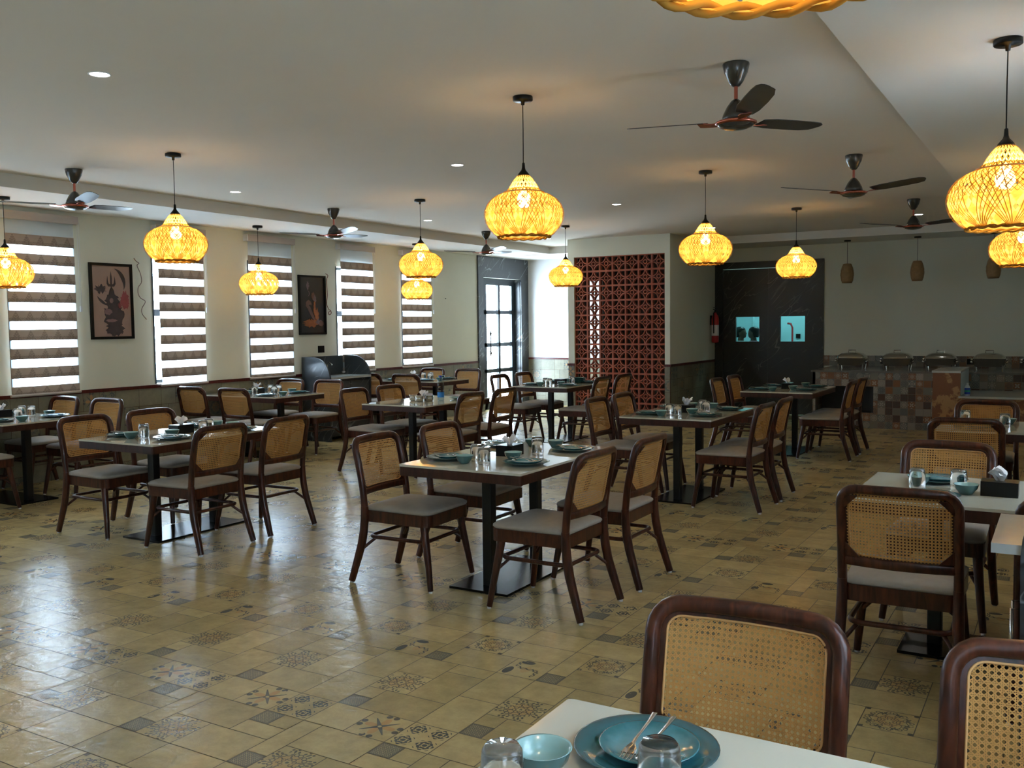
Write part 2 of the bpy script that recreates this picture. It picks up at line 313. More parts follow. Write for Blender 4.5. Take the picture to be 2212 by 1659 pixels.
# ------------------------------------------------------------------ mesh helpers
class MB:
    def __init__(s): s.v = []; s.f = []; s.m = []; s.sm = []
    def add(s, vs, fs, mi=0, smooth=False):
        b = len(s.v); s.v += [tuple(v) for v in vs]
        for f in fs: s.f.append([b+i for i in f]); s.m.append(mi); s.sm.append(smooth)
    def box(s, x0, x1, y0, y1, z0, z1, mi=0):
        v = [(x, y, z) for x in (x0, x1) for y in (y0, y1) for z in (z0, z1)]
        s.add(v, [(0, 1, 3, 2), (4, 6, 7, 5), (0, 4, 5, 1), (2, 3, 7, 6), (0, 2, 6, 4), (1, 5, 7, 3)], mi)
    def bevbox(s, x0, x1, y0, y1, z0, z1, r=.01, seg=3, mi=0):
        """box with rounded vertical corners"""
        pts = []
        for cx, cy, a0 in ((x1-r, y1-r, 0), (x0+r, y1-r, 90), (x0+r, y0+r, 180), (x1-r, y0+r, 270)):
            for k in range(seg+1):
                a = radians(a0+90*k/seg); pts.append((cx+r*cos(a), cy+r*sin(a)))
        s.prism(pts, z0, z1, mi)
    def prism(s, pts, z0, z1, mi=0, axis='z', smooth=False):
        n = len(pts)
        def P(p, h): return (p[0], p[1], h) if axis == 'z' else ((p[0], h, p[1]) if axis == 'y' else (h, p[0], p[1]))
        v = [P(p, z0) for p in pts]+[P(p, z1) for p in pts]
        s.add(v, [tuple(range(n))[::-1], tuple(range(n, 2*n))], mi)
        s.add(v, [(i, (i+1) % n, n+(i+1) % n, n+i) for i in range(n)], mi, smooth)
    def lathe(s, prof, seg=24, c=(0, 0, 0), mi=0, smooth=True, axis=None):
        v = []
        for r, z in prof:
            for k in range(seg):
                a = 2*pi*k/seg; p = Vector((r*cos(a), r*sin(a), z))
                if axis is not None: p = axis @ p
                v.append(p+Vector(c))
        f = []
        for i in range(len(prof)-1):
            for k in range(seg):
                k2 = (k+1) % seg; f.append((i*seg+k, i*seg+k2, (i+1)*seg+k2, (i+1)*seg+k))
        s.add(v, f, mi, smooth)
    def tube(s, path, r, seg=8, closed=False, mi=0, sec=None, up=None, caps=True):
        """sweep round (or sec: list of (a,b)) section; r may be list"""
        n = len(path); P = [Vector(p) for p in path]; v = []
        for i in range(n):
            a = P[(i-1) % n] if (closed or i > 0) else P[0]; b = P[(i+1) % n] if (closed or i < n-1) else P[-1]
            t = (b-a).normalized(); u = Vector(up) if up else (Vector((0, 0, 1)) if abs(t.z) < .9 else Vector((1, 0, 0)))
            e1 = t.cross(u).normalized(); e2 = e1.cross(t).normalized()
            ri = r[i] if isinstance(r, (list, tuple)) else r
            S_ = sec or [(cos(2*pi*k/seg), sin(2*pi*k/seg)) for k in range(seg)]
            for (p, q) in S_: v.append(P[i]+e1*p*ri+e2*q*ri)
        m = len(sec) if sec else seg; f = []
        for i in range(n if closed else n-1):
            for k in range(m):
                k2 = (k+1) % m; j = (i+1) % n; f.append((i*m+k, i*m+k2, j*m+k2, j*m+k))
        s.add(v, f, mi, True)
        if not closed and caps: s.add(v, [tuple(range(m))[::-1], tuple(range((n-1)*m, n*m))], mi)
    def build(s, name, mats, parent=None, loc=None, rot=None):
        me = bpy.data.meshes.new(name); me.from_pydata(s.v, [], s.f); me.update()
        for m in (mats if isinstance(mats, (list, tuple)) else [mats]): me.materials.append(m)
        me.polygons.foreach_set('material_index', s.m); me.polygons.foreach_set('use_smooth', s.sm)
        bm = bmesh.new(); bm.from_mesh(me)
        bmesh.ops.recalc_face_normals(bm, faces=bm.faces); bm.to_mesh(me); bm.free()
        o = bpy.data.objects.new(name, me); C.objects.link(o)
        if parent: o.parent = parent
        if loc: o.location = loc
        if rot: o.rotation_euler = rot
        return o
def rsec(w, h, k=.35):
    """rounded rectangle section, half sizes w, h"""
    c = min(w, h)*k*2; c = min(w, h, c)
    out = []
    for sx, sy, a0 in ((1, 1, 0), (-1, 1, 90), (-1, -1, 180), (1, -1, 270)):
        for t in (15, 45, 75): a = radians(a0+t); out.append((sx*(w-c)+c*cos(a), sy*(h-c)+c*sin(a)))
    return out
def tag(o, label=None, cat=None, group=None, kind=None):
    if label: o['label'] = label
    if cat: o['category'] = cat
    if group: o['group'] = group
    if kind: o['kind'] = kind
    return o
def empty(name, loc, label, cat, group=None, rz=0):
    o = bpy.data.objects.new(name, None); o.empty_display_size = .1; C.objects.link(o); o.location = loc; o.rotation_euler = (0, 0, rz)
    return tag(o, label, cat, group)
def copytree(o, parent=None, depth=0):
    c = o.copy(); C.objects.link(c)
    if parent: c.parent = parent
    for ch in o.children: copytree(ch, c, depth+1)
    return c
def place(proto, used, loc, rz, label, group=None, cat=None):
    """first use moves the prototype itself, later uses copy it with its parts"""
    if not used.get(proto.name_full): used[proto.name_full] = True; o = proto
    else: o = copytree(proto)
    o.location = loc; o.rotation_euler = (0, 0, rz); o['label'] = label
    if group: o['group'] = group
    elif 'group' in o: del o['group']
    if cat: o['category'] = cat
    return o
USED = {}
def struct(name, mb, mats): return tag(mb.build(name, mats), kind='structure')
# ------------------------------------------------------------------ floor and wall tiling
PR = [
 [('lattice', 0, .1, 0, .1), ('star', .1, .3, 0, .2), ('plain', 0, .1, .1, .4), ('plain', .3, .6, 0, .2), ('plain', .1, .4, .2, .4), ('plain', .4, .6, .2, .3), ('lattice', .4, .5, .3, .4), ('plain', .5, .6, .3, .4), ('scroll', .4, .6, .4, .6), ('cross', .2, .4, .4, .6), ('plain', 0, .2, .4, .6)],
 [('lattice', 0, .1, 0, .1), ('plain', 0, .1, .1, .2), ('plain', .1, .4, 0, .2), ('plain', .4, .6, 0, .3), ('star', 0, .2, .2, .4), ('plain', .2, .4, .2, .5), ('plain', .4, .6, .3, .6), ('plain', 0, .2, .4, .6), ('plain', .2, .4, .5, .6)],
 [('lattice', 0, .1, 0, .1), ('plain', 0, .1, .1, .4), ('plain', .1, .4, 0, .2), ('leaf', .4, .6, 0, .2), ('ring', .1, .3, .2, .4), ('plain', .3, .6, .2, .4), ('plain', 0, .3, .4, .6), ('plain', .3, .6, .4, .6)],
 [('lattice', 0, .1, 0, .1), ('plain', .1, .35, 0, .2), ('plain', .35, .6, 0, .2), ('plain', 0, .3, .2, .4), ('plain', 0, .1, .1, .2), ('plain', .3, .6, .2, .4), ('plain', 0, .25, .4, .6), ('plain', .25, .6, .4, .6)]]
def tiles(name, mats, rects, grout, x0, y0, frame, gap=.0019, lift=.0012, choose=None):
    """rects: list of (u0,u1,v0,v1) areas to tile; frame(u,v,h)->3D"""
    verts = []; faces = []; mi = []; uvs = []; tones = []
    def quad(u0, u1, v0, v1, h, m, tone):
        b = len(verts); verts.extend([frame(u0, v0, h), frame(u1, v0, h), frame(u1, v1, h), frame(u0, v1, h)])
        faces.append((b, b+1, b+2, b+3)); mi.append(m); tones.append(tone)
    rnd = random.Random(5)
    for (U0, U1, V0, V1) in rects:
        quad(U0, U1, V0, V1, 0, len(mats), .5); uvs.append([(0, 0)]*4)
        for i in range(int((U0-x0)//.6), int((U1-x0)//.6)+1):
            for j in range(int((V0-y0)//.6), int((V1-y0)//.6)+1):
                p = choose(i, j) if choose else j % 3
                cx, cy = x0+i*.6, y0+j*.6
                for (k, a, b_, c, d) in PR[p]:
                    u0, u1, v0, v1 = cx+a, cx+b_, cy+c, cy+d
                    if i == -99: continue
                    q = [max(u0+gap, U0), min(u1-gap, U1), max(v0+gap, V0), min(v1-gap, V1)]
                    if q[1]-q[0] < .004 or q[3]-q[2] < .004: continue
                    quad(*q, lift, KINDS.index(k), rnd.random())
                    mu, mv, hu, hv = (u0+u1)/2, (v0+v1)/2, (u1-u0)/2, (v1-v0)/2
                    uvs.append([((x-mu)/hu, (y-mv)/hv) for x, y in ((q[0], q[2]), (q[1], q[2]), (q[1], q[3]), (q[0], q[3]))])
    me = bpy.data.meshes.new(name); me.from_pydata(verts, [], faces); me.update()
    for m in mats: me.materials.append(m)
    me.materials.append(grout); me.polygons.foreach_set('material_index', mi)
    ul = me.uv_layers.new(name='uv'); k = 0
    for f in uvs:
        for p in f: ul.data[k].uv = p; k += 1
    at = me.attributes.new('tone', 'FLOAT', 'FACE'); at.data.foreach_set('value', tones)
    o = bpy.data.objects.new(name, me); C.objects.link(o); return tag(o, kind='structure')
def fl_choose(i, j):
    p = (j+300) % 3
    return p
tiles('floor', M_floor, [(XL-.2, XR+.2, YR-.2, YE+.1)], M_grout, -2.56, 2.27, lambda u, v, h: (u, v, h-.0012), choose=fl_choose)
# slab under the tiles so the floor has thickness
b = MB(); b.box(XL-.3, XR+.3, YR-.3, YE+2.6, -.12, -.002); struct('floor_slab', b, M_grout)
# ------------------------------------------------------------------ shell
WT = .24   # wall thickness
ZB, ZT = .92, 2.41
LWIN = [(-.92, -.22), (.72, 1.42), (2.30, 3.00), (3.87, 4.58), (5.44, 6.12), (7.14, 7.82), (8.60, 9.32), (10.27, 11.02), (11.80, 12.53)]
RWIN = [(-2.4, -1.6), (-.5, .5), (1.35, 2.35), (4.6, 5.3)]
DY0, DY1, DZ = 14.16, 15.50, 2.40
def wall_y(mb, x0, x1, ya, yb, z0, z1, holes):
    """wall running along y between x0,x1 with holes (y0,y1,z0,z1)"""
    y = ya
    for (h0, h1, hz0, hz1) in sorted(holes):
        mb.box(x0, x1, y, h0, z0, z1)
        if hz0 > z0: mb.box(x0, x1, h0, h1, z0, hz0)
        mb.box(x0, x1, h0, h1, hz1, z1); y = h1
    mb.box(x0, x1, y, yb, z0, z1)
b = MB(); wall_y(b, XL-WT, XL, YR-.2, YE+WT, 0, HM+.1, [(a, c, ZB, ZT) for a, c in LWIN]+[(DY0, DY1, 0, DZ)]); struct('wall_left', b, M_wall)
b = MB(); wall_y(b, XR, XR+WT, YR-.2, YB+WT, 0, HM+.1, [(a, c, ZB, ZT) for a, c in RWIN]); struct('wall_right', b, M_wall)
b = MB(); b.box(XL-WT, XR+WT, YR-WT, YR, 0, HM+.1); struct('wall_rear', b, M_wall)
# buffet wall with the opening of the kitchen doors
KX0, KX1, KZ = -5.05, -3.52, 2.44
b = MB(); b.box(BX1-.02, KX0, YB, YB+.16, 0, HM+.1); b.box(KX1, XR+WT, YB, YB+.16, 0, HM+.1); b.box(KX0, KX1, YB, YB+.16, KZ, HM+.1); struct('wall_back', b, M_wall)
b = MB(); b.box(XL, BX1, YE, YE+.2, 0, HM+.1); struct('wall_end', b, M_white)
# screen block
b = MB()
JX0, JX1, JZ0, JZ1 = -6.83, -5.285, .06, 2.61
b.box(BX0, JX0, BY, BY+.14, 0, HM); b.box(JX1, BX1, BY, BY+.14, 0, HM); b.box(JX0, JX1, BY, BY+.14, JZ1, HM); b.box(JX0, JX1, BY, BY+.14, 0, JZ0)
struct('wall_screen', b, M_wall)
b = MB(); b.box(BX1-.14, BX1, BY+.14, YB+.2, 0, HM); struct('wall_side', b, M_wall)
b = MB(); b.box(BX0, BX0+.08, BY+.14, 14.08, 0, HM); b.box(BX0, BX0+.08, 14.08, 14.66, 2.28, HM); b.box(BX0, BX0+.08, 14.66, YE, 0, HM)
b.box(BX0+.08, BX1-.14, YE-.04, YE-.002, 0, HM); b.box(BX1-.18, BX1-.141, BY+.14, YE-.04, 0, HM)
struct('wall_lobby', b, mat('lobby_unlit_dark', (.07, .055, .045), .8))  # side wall and added lining coloured dark to stand in for unlit shade
# ceiling: raised tray with lowered border
b = MB()
b.box(TX0, TX1, TY0, TY1, HM, HM+.12)
b.box(XL-WT, TX0, YR-.2, YE+.2, HS, HM+.12, 1); b.box(TX1, XR+WT, YR-.2, YE+.2, HS, HM+.12, 1)
b.box(TX0, TX1, YR-.2, TY0, HS, HM+.12, 1)
b.box(BX1, TX1, TY1, YE+.2, HS, HM+.12, 1); b.box(TX0, BX0, TY1, YE+.2, HS, HM+.12, 1)
b.box(BX0+.08, BX1-.14, BY+.14, YE+.2, HS, HM+.12, 1)
struct('ceiling', b, [M_ceil, M_soffit])
# dado tiling and red trim
def dado(name, rects, frame, x0=0): tiles(name, M_dado, rects, M_grout, x0, .28, frame, choose=lambda i, j: (i*2+j) % 4)
DZT = .875
dado('trim_1', [(YR, DY0-.17, 0, DZT)], lambda u, v, h: (XL+.006+h, u, v))
b = MB(); b.box(XL, XL+.02, YR, DY0-.18, DZT, DZT+.036); b.box(XL, XL+.006, YR, DY0-.18, 0, DZT); struct('trim_2', b, M_trim)
dado('trim_3', [(XL+.03, BX0, 0, DZT)], lambda u, v, h: (u, YE-.006-h, v))
b = MB(); b.box(XL, BX0, YE-.02, YE, DZT, DZT+.036); b.box(XL, BX0, YE-.006, YE, 0, DZT); struct('trim_4', b, M_trim)
dado('trim_5', [(BX0, JX0, 0, DZT), (JX1, BX1, 0, DZT)], lambda u, v, h: (u, BY-.006-h, v))
dado('trim_6', [(BY, YB-.0, 0, DZT)], lambda u, v, h: (BX1+.006+h, u, v))
b = MB(); b.box(BX0-.015, JX0, BY-.02, BY, DZT, DZT+.036); b.box(JX1, BX1+.02, BY-.02, BY, DZT, DZT+.036); b.box(BX1, BX1+.02, BY, YB, DZT, DZT+.036)
b.box(BX0, JX0, BY-.006, BY, 0, DZT); b.box(JX1, BX1, BY-.006, BY, 0, DZT); b.box(BX1, BX1+.006, BY, YB, 0, DZT); struct('trim_7', b, M_trim)
# ------------------------------------------------------------------ windows and blinds
def window(n, x, y0, y1, side):
    """side -1: wall at the left (outside towards -x)"""
    xo = x+side*.17; w = MB(); t = .035
    xa, xb = sorted((xo, xo+side*.05))
    w.box(xa, xb, y0, y0+t, ZB, ZT); w.box(xa, xb, y1-t, y1, ZB, ZT); w.box(xa, xb, y0, y1, ZB, ZB+t); w.box(xa, xb, y0, y1, ZT-t, ZT)
    w.box(xa, xb, y0, y1, 1.70, 1.78)
    xc, xd = sorted((x-side*.008, x+side*.17))
    w.box(xc, xd, y0-.012, y0+.006, ZB, ZT); w.box(xc, xd, y1-.006, y1+.012, ZB, ZT)
    f = tag(w.build('window_%d' % n, M_frame), kind='structure')
    g = MB(); g.box(xo+side*.022, xo+side*.026, y0+t, y1-t, ZB+t, ZT-t); g.build('glass', M_pane, f)
    portal((x+side*(WT+.02), (y0+y1)/2, (ZB+ZT)/2), (0, side*pi/2, 0), ZT-ZB, y1-y0)
bl_names = ['cut by the left edge of the photo', 'between the trident picture and the first wall pilaster', 'left of the dark seated-figure picture', 'right of the dark seated-figure picture', 'nearest the marble doorway']
def blind(x, y0, y1, side, phase, label, front):
    r = empty('roller_blind', (x, (y0+y1)/2, 2.70), label, 'window blind', 'striped roller blinds on the window walls'); h = (y1-y0)/2+(-.012 if front else .03)
    if front: r.location.y += .03
    s = -side
    c = MB(); c.box(0, s*.075, -h-.03, h+.03, -.05, .03) if s > 0 else c.box(s*.075, 0, -h-.03, h+.03, -.05, .03)
    c.build('headrail', M_band if False else M_rail, r)
    e = MB(); e.box(min(0, s*.08), max(0, s*.08), -h-.045, -h-.03, -.05, .03); e.build('bracket', M_cord, r)
    zt, zb = -.05, .90-2.70; pitch, op = .19, .108; xb = s*(.05 if front else .03)
    V = []; Fs = []; UV = []; me = bpy.data.meshes.new('fabric_bands'); z = zt-.03-phase; sh = MB(); last = zt
    while z > zb:
        z2 = max(z-op, zb); k = len(V)
        for dx in (0,): V += [(xb, -h, z2), (xb, h, z2), (xb, h, z), (xb, -h, z)]
        V += [(xb-s*.0012, y, zz) for y, zz in ((-h, z2), (h, z2), (h, z), (-h, z))]
        Fs += [(k, k+1, k+2, k+3), (k+4, k+5, k+6, k+7), (k, k+1, k+5, k+4), (k+3, k+2, k+6, k+7)]; UV += [(0, 0), (1, 0), (1, 1), (0, 1)]*2+[(0, 0)]*8
        if last > z: sh.box(min(xb, xb-s*.0008), max(xb, xb-s*.0008), -h+.004, h-.004, z, last)
        last = z2; z -= pitch
    if last > zb: sh.box(min(xb, xb-s*.0008), max(xb, xb-s*.0008), -h+.004, h-.004, zb, last)
    me.from_pydata(V, [], Fs); ul = me.uv_layers.new(name='UVMap')
    for i, p in enumerate(UV): ul.data[i].uv = p
    me.materials.append(M_band); o = bpy.data.objects.new('fabric_bands', me); C.objects.link(o); o.parent = r
    sh.build('sheer_bands', M_sheer, r)
    t = MB(); t.tube([(xb, -h-.012, zb), (xb, h+.012, zb)], .014, 8); t.build('bottom_rail', M_rail, r)
    c = MB(); yy = h+.05 if side < 0 else -h-.05
    c.tube([(s*.035, yy-.012, -.02), (s*.035, yy-.008, -.9), (s*.035, yy+.008, -.9), (s*.035, yy+.012, -.02)], .0022, 5); c.box(s*.035-.006, s*.035+.006, yy-.012, yy+.012, -.96, -.90); c.build('pull_cord', M_cord, r)
for i, (a, c) in enumerate(LWIN):
    window(i+1, XL, a, c, -1)
    if i < 4: lab = 'striped roller blind on the left wall, %s' % ['nearest the rear wall', 'second from the rear wall', 'third from the rear wall', 'just before the photo\'s left edge'][i]
    else: lab = 'brown and white striped roller blind, '+['at the far left edge of the picture', 'right of the trident picture', 'just left of the dark seated-figure picture', 'just right of the dark seated-figure picture', 'nearest the marble doorway'][i-4]
    blind(XL+.005, a, c, -1, [.02, 0, .03, 0, .11, 0, .15, .14, .16][i], lab, i % 2 == 1)
for i, (a, c) in enumerate(RWIN):
    window(i+10, XR, a, c, 1)
    blind(XR-.005, a, c, 1, .02*(i % 3), 'striped roller blind on the right wall, out of view, %s' % ['rearmost', 'second from the rear', 'beside the nearest table', 'beside the nearer right-hand table'][i], False)
# ------------------------------------------------------------------ glazed entrance and marble surround
b = MB(); b.box(XL, XL+.03, 13.99, DY0, 0, HS); b.box(XL, XL+.03, DY1, YE, 0, HS); b.box(XL, XL+.03, DY0, DY1, DZ, HS)
b.box(XL-WT, XL, DY0, DY0+.012, 0, DZ); b.box(XL-WT, XL, DY1-.012, DY1, 0, DZ); struct('trim_8', b, M_marble)
b = MB(); xa, xb = XL-.16, XL-.11
def bar(y0, y1, z0, z1): b.box(xa, xb, y0, y1, z0, z1)
bar(DY0+.012, DY0+.03, 0, DZ); bar(DY0+.012, DY1-.012, DZ-.055, DZ)
bar(14.34, 14.47, 0, DZ-.05); bar(DY1-.13, DY1-.012, 0, DZ-.05)
bar(14.88, 14.95, 0, DZ-.1); bar(14.47, DY1-.1, DZ-.12, DZ-.05)
for zz in (.10, .70, 1.18, 1.78): bar(DY0+.03, DY1-.1, zz-.035, zz+.035)
bar(DY0+.03, DY1-.1, 0, .07)
dr = tag(b.build('door_1', M_frame), kind='structure')
g = MB(); g.box(XL-.137, XL-.133, DY0+.02, DY1-.05, .05, DZ-.05); g.build('glass', M_pane, dr)
g = MB(); g.tube([(XL-.07, 14.54, .98), (XL-.07, 14.54, 1.44)], .011, 8)
for zz in (1.03, 1.39): g.lathe([(0, -.03), (.012, -.02), (.026, 0), (.012, .02), (0, .03)], 10, (XL-.07, 14.54, zz)); g.tube([(XL-.11, 14.52, zz-.03*(1 if zz > 1.2 else -1)), (XL-.07, 14.54, zz-.03*(1 if zz > 1.2 else -1))], .008, 6)
g.build('pull_handle', M_blk, dr)
portal((XL-WT-.02, (DY0+DY1)/2, 1.2), (0, -pi/2, 0), DZ, DY1-DY0)
# ------------------------------------------------------------------ terracotta screen
def jali():
    b = MB(); nx, nz = 7, 11; cw = (JX1-JX0)/nx; ch = (JZ1-JZ0)/nz; y0, y1 = BY+.03, BY+.095; t = .0135
    def strip(pts):
        n = len(pts); v = []
        for i in range(n):
            a = Vector(pts[max(i-1, 0)]); c = Vector(pts[min(i+1, n-1)]); d = (c-a).normalized(); nn = Vector((-d.y, d.x))*t/2*1.15; p = Vector(pts[i])
            for s in (1, -1):
                q = p+nn*s
                v += [(q.x, y0, q.y), (q.x, y1, q.y)]
        f = []
        for i in range(n-1):
            k = i*4
            f += [(k, k+4, k+5, k+1), (k+2, k+3, k+7, k+6), (k, k+2, k+6, k+4), (k+1, k+5, k+7, k+3)]
        b.add(v, f)
    for i in range(nx):
        for j in range(nz):
            X0, Z0 = JX0+i*cw, JZ0+j*ch; cx, cz = X0+cw/2, Z0+ch/2
            b.box(X0, X0+t, y0-.004, y1, Z0, Z0+ch); b.box(X0+cw-t, X0+cw, y0-.004, y1, Z0, Z0+ch); b.box(X0+t, X0+cw-t, y0-.004, y1, Z0, Z0+t); b.box(X0+t, X0+cw-t, y0-.004, y1, Z0+ch-t, Z0+ch)
            rx, rz = cw/2-t*.6, ch/2-t*.6
            for sx, sz, a0 in ((0, 0, 0), (1, 0, 90), (1, 1, 180), (0, 1, 270)):
                strip([(X0+sx*cw+rx*cos(radians(a0+90*k/7)), Z0+sz*ch+rz*sin(radians(a0+90*k/7))) for k in range(8)])
            strip([(cx+.030*cos(2*pi*k/14), cz+.030*sin(2*pi*k/14)) for k in range(15)])
            for k in range(4):
                a = pi/4+k*pi/2; 
                strip([(cx+.033*cos(a-pi/4), cz+.033*sin(a-pi/4)), (cx+(cw/2-t)*cos(a-pi/4), cz+(ch/2-t)*sin(a-pi/4))]) if False else None
    return b.build('terracotta_screen', M_terra)
tag(jali(), 'red terracotta lattice screen of star and ring blocks set in the wall block', 'screen')
# lobby behind the screen: basin and mirror glimpsed through it
r = empty('wash_basin', (-5.62, YE-.26, .82), 'white wash basin glimpsed through the right of the terracotta screen', 'basin')
b = MB(); b.lathe([(.02, -.12), (.12, -.10), (.19, 0), (.20, .02), (.18, .015), (.10, -.07), (0, -.08)], 20); b.build('bowl', M_white, r)
b = MB(); b.lathe([(.05, -.82), (.05, -.12)], 12); b.build('pedestal', M_white, r)
b = MB(); b.prism([(.2*cos(2*pi*k/24), .30*sin(2*pi*k/24)) for k in range(24)], 0, .02, axis='y'); o = b.build('oval_mirror', mat('mirror', (.8, .8, .8), .03, metal=1), None, (-5.72, YE-.04-.022, 1.55)); tag(o, 'oval mirror above the basin behind the terracotta screen', 'mirror')
# ------------------------------------------------------------------ kitchen doors and kitchen
b = MB(); X0, X1, ZM = -5.19, -3.38, 2.55
b.box(X0, KX0, YB-.02, YB, 0, ZM); b.box(KX1, X1, YB-.02, YB, 0, ZM); b.box(KX0, KX1, YB-.02, YB, KZ, ZM); struct('trim_9', b, M_dmarble)
KM = (KX0+KX1)/2
for n, (a, c, w0, w1) in enumerate(((KX0, KM-.0006, -4.83, -4.43), (KM+.0006, KX1, -4.08, -3.68))):
    b = MB(); y0, y1 = YB+.0, YB+.045; z0, z1 = 1.215, 1.63
    b.box(a, w0, y0, y1, .01, KZ-.01); b.box(w1, c, y0, y1, .01, KZ-.01); b.box(w0, w1, y0, y1, .01, z0); b.box(w0, w1, y0, y1, z1, KZ-.01)
    d = tag(b.build('door_%d' % (n+2), M_dmarble), kind='structure')
    g = MB(); g.box(w0, w1, YB+.02, YB+.026, z0, z1); g.build('glass', M_tealpane, d)
b = MB(); b.box(KX0-.6, KX1+.8, YB+2.2, YB+2.3, 0, 2.9); b.box(KX0-.7, KX0-.6, YB+.16, YB+2.3, 0, 2.9); b.box(KX1+.8, KX1+.9, YB+.16, YB+2.3, 0, 2.9); b.box(KX0-.7, KX1+.9, YB+.16, YB+2.3, 2.8, 2.9)
b.box(-4.98, -4.93, YB+1.35, YB+1.45, 0, 2.8)
struct('wall_kitchen', b, M_concrete)
b = MB(); b.box(-4.9, -3.7, YB+1.1, YB+1.14, 2.74, 2.78); tag(b.build('kitchen_tube_light', M_kled), 'tube light on the kitchen ceiling behind the dark doors', 'light')
b = MB(); b.box(-4.36, -4.28, YB+2.18, YB+2.2, 1.23, 1.31); tag(b.build('light_switch', M_blk), 'black switch on the kitchen wall seen through the right door pane', 'switch')
b = MB(); b.tube([(-4.33, YB+1.8, .3), (-4.33, YB+1.8, 1.43), (-4.36, YB+1.8, 1.50), (-4.42, YB+1.8, 1.51)], .018, 8); tag(b.build('red_pipe', mat('red_pipe', (.5, .03, .03), .5)), 'red pipe seen through the right door pane', 'pipe')
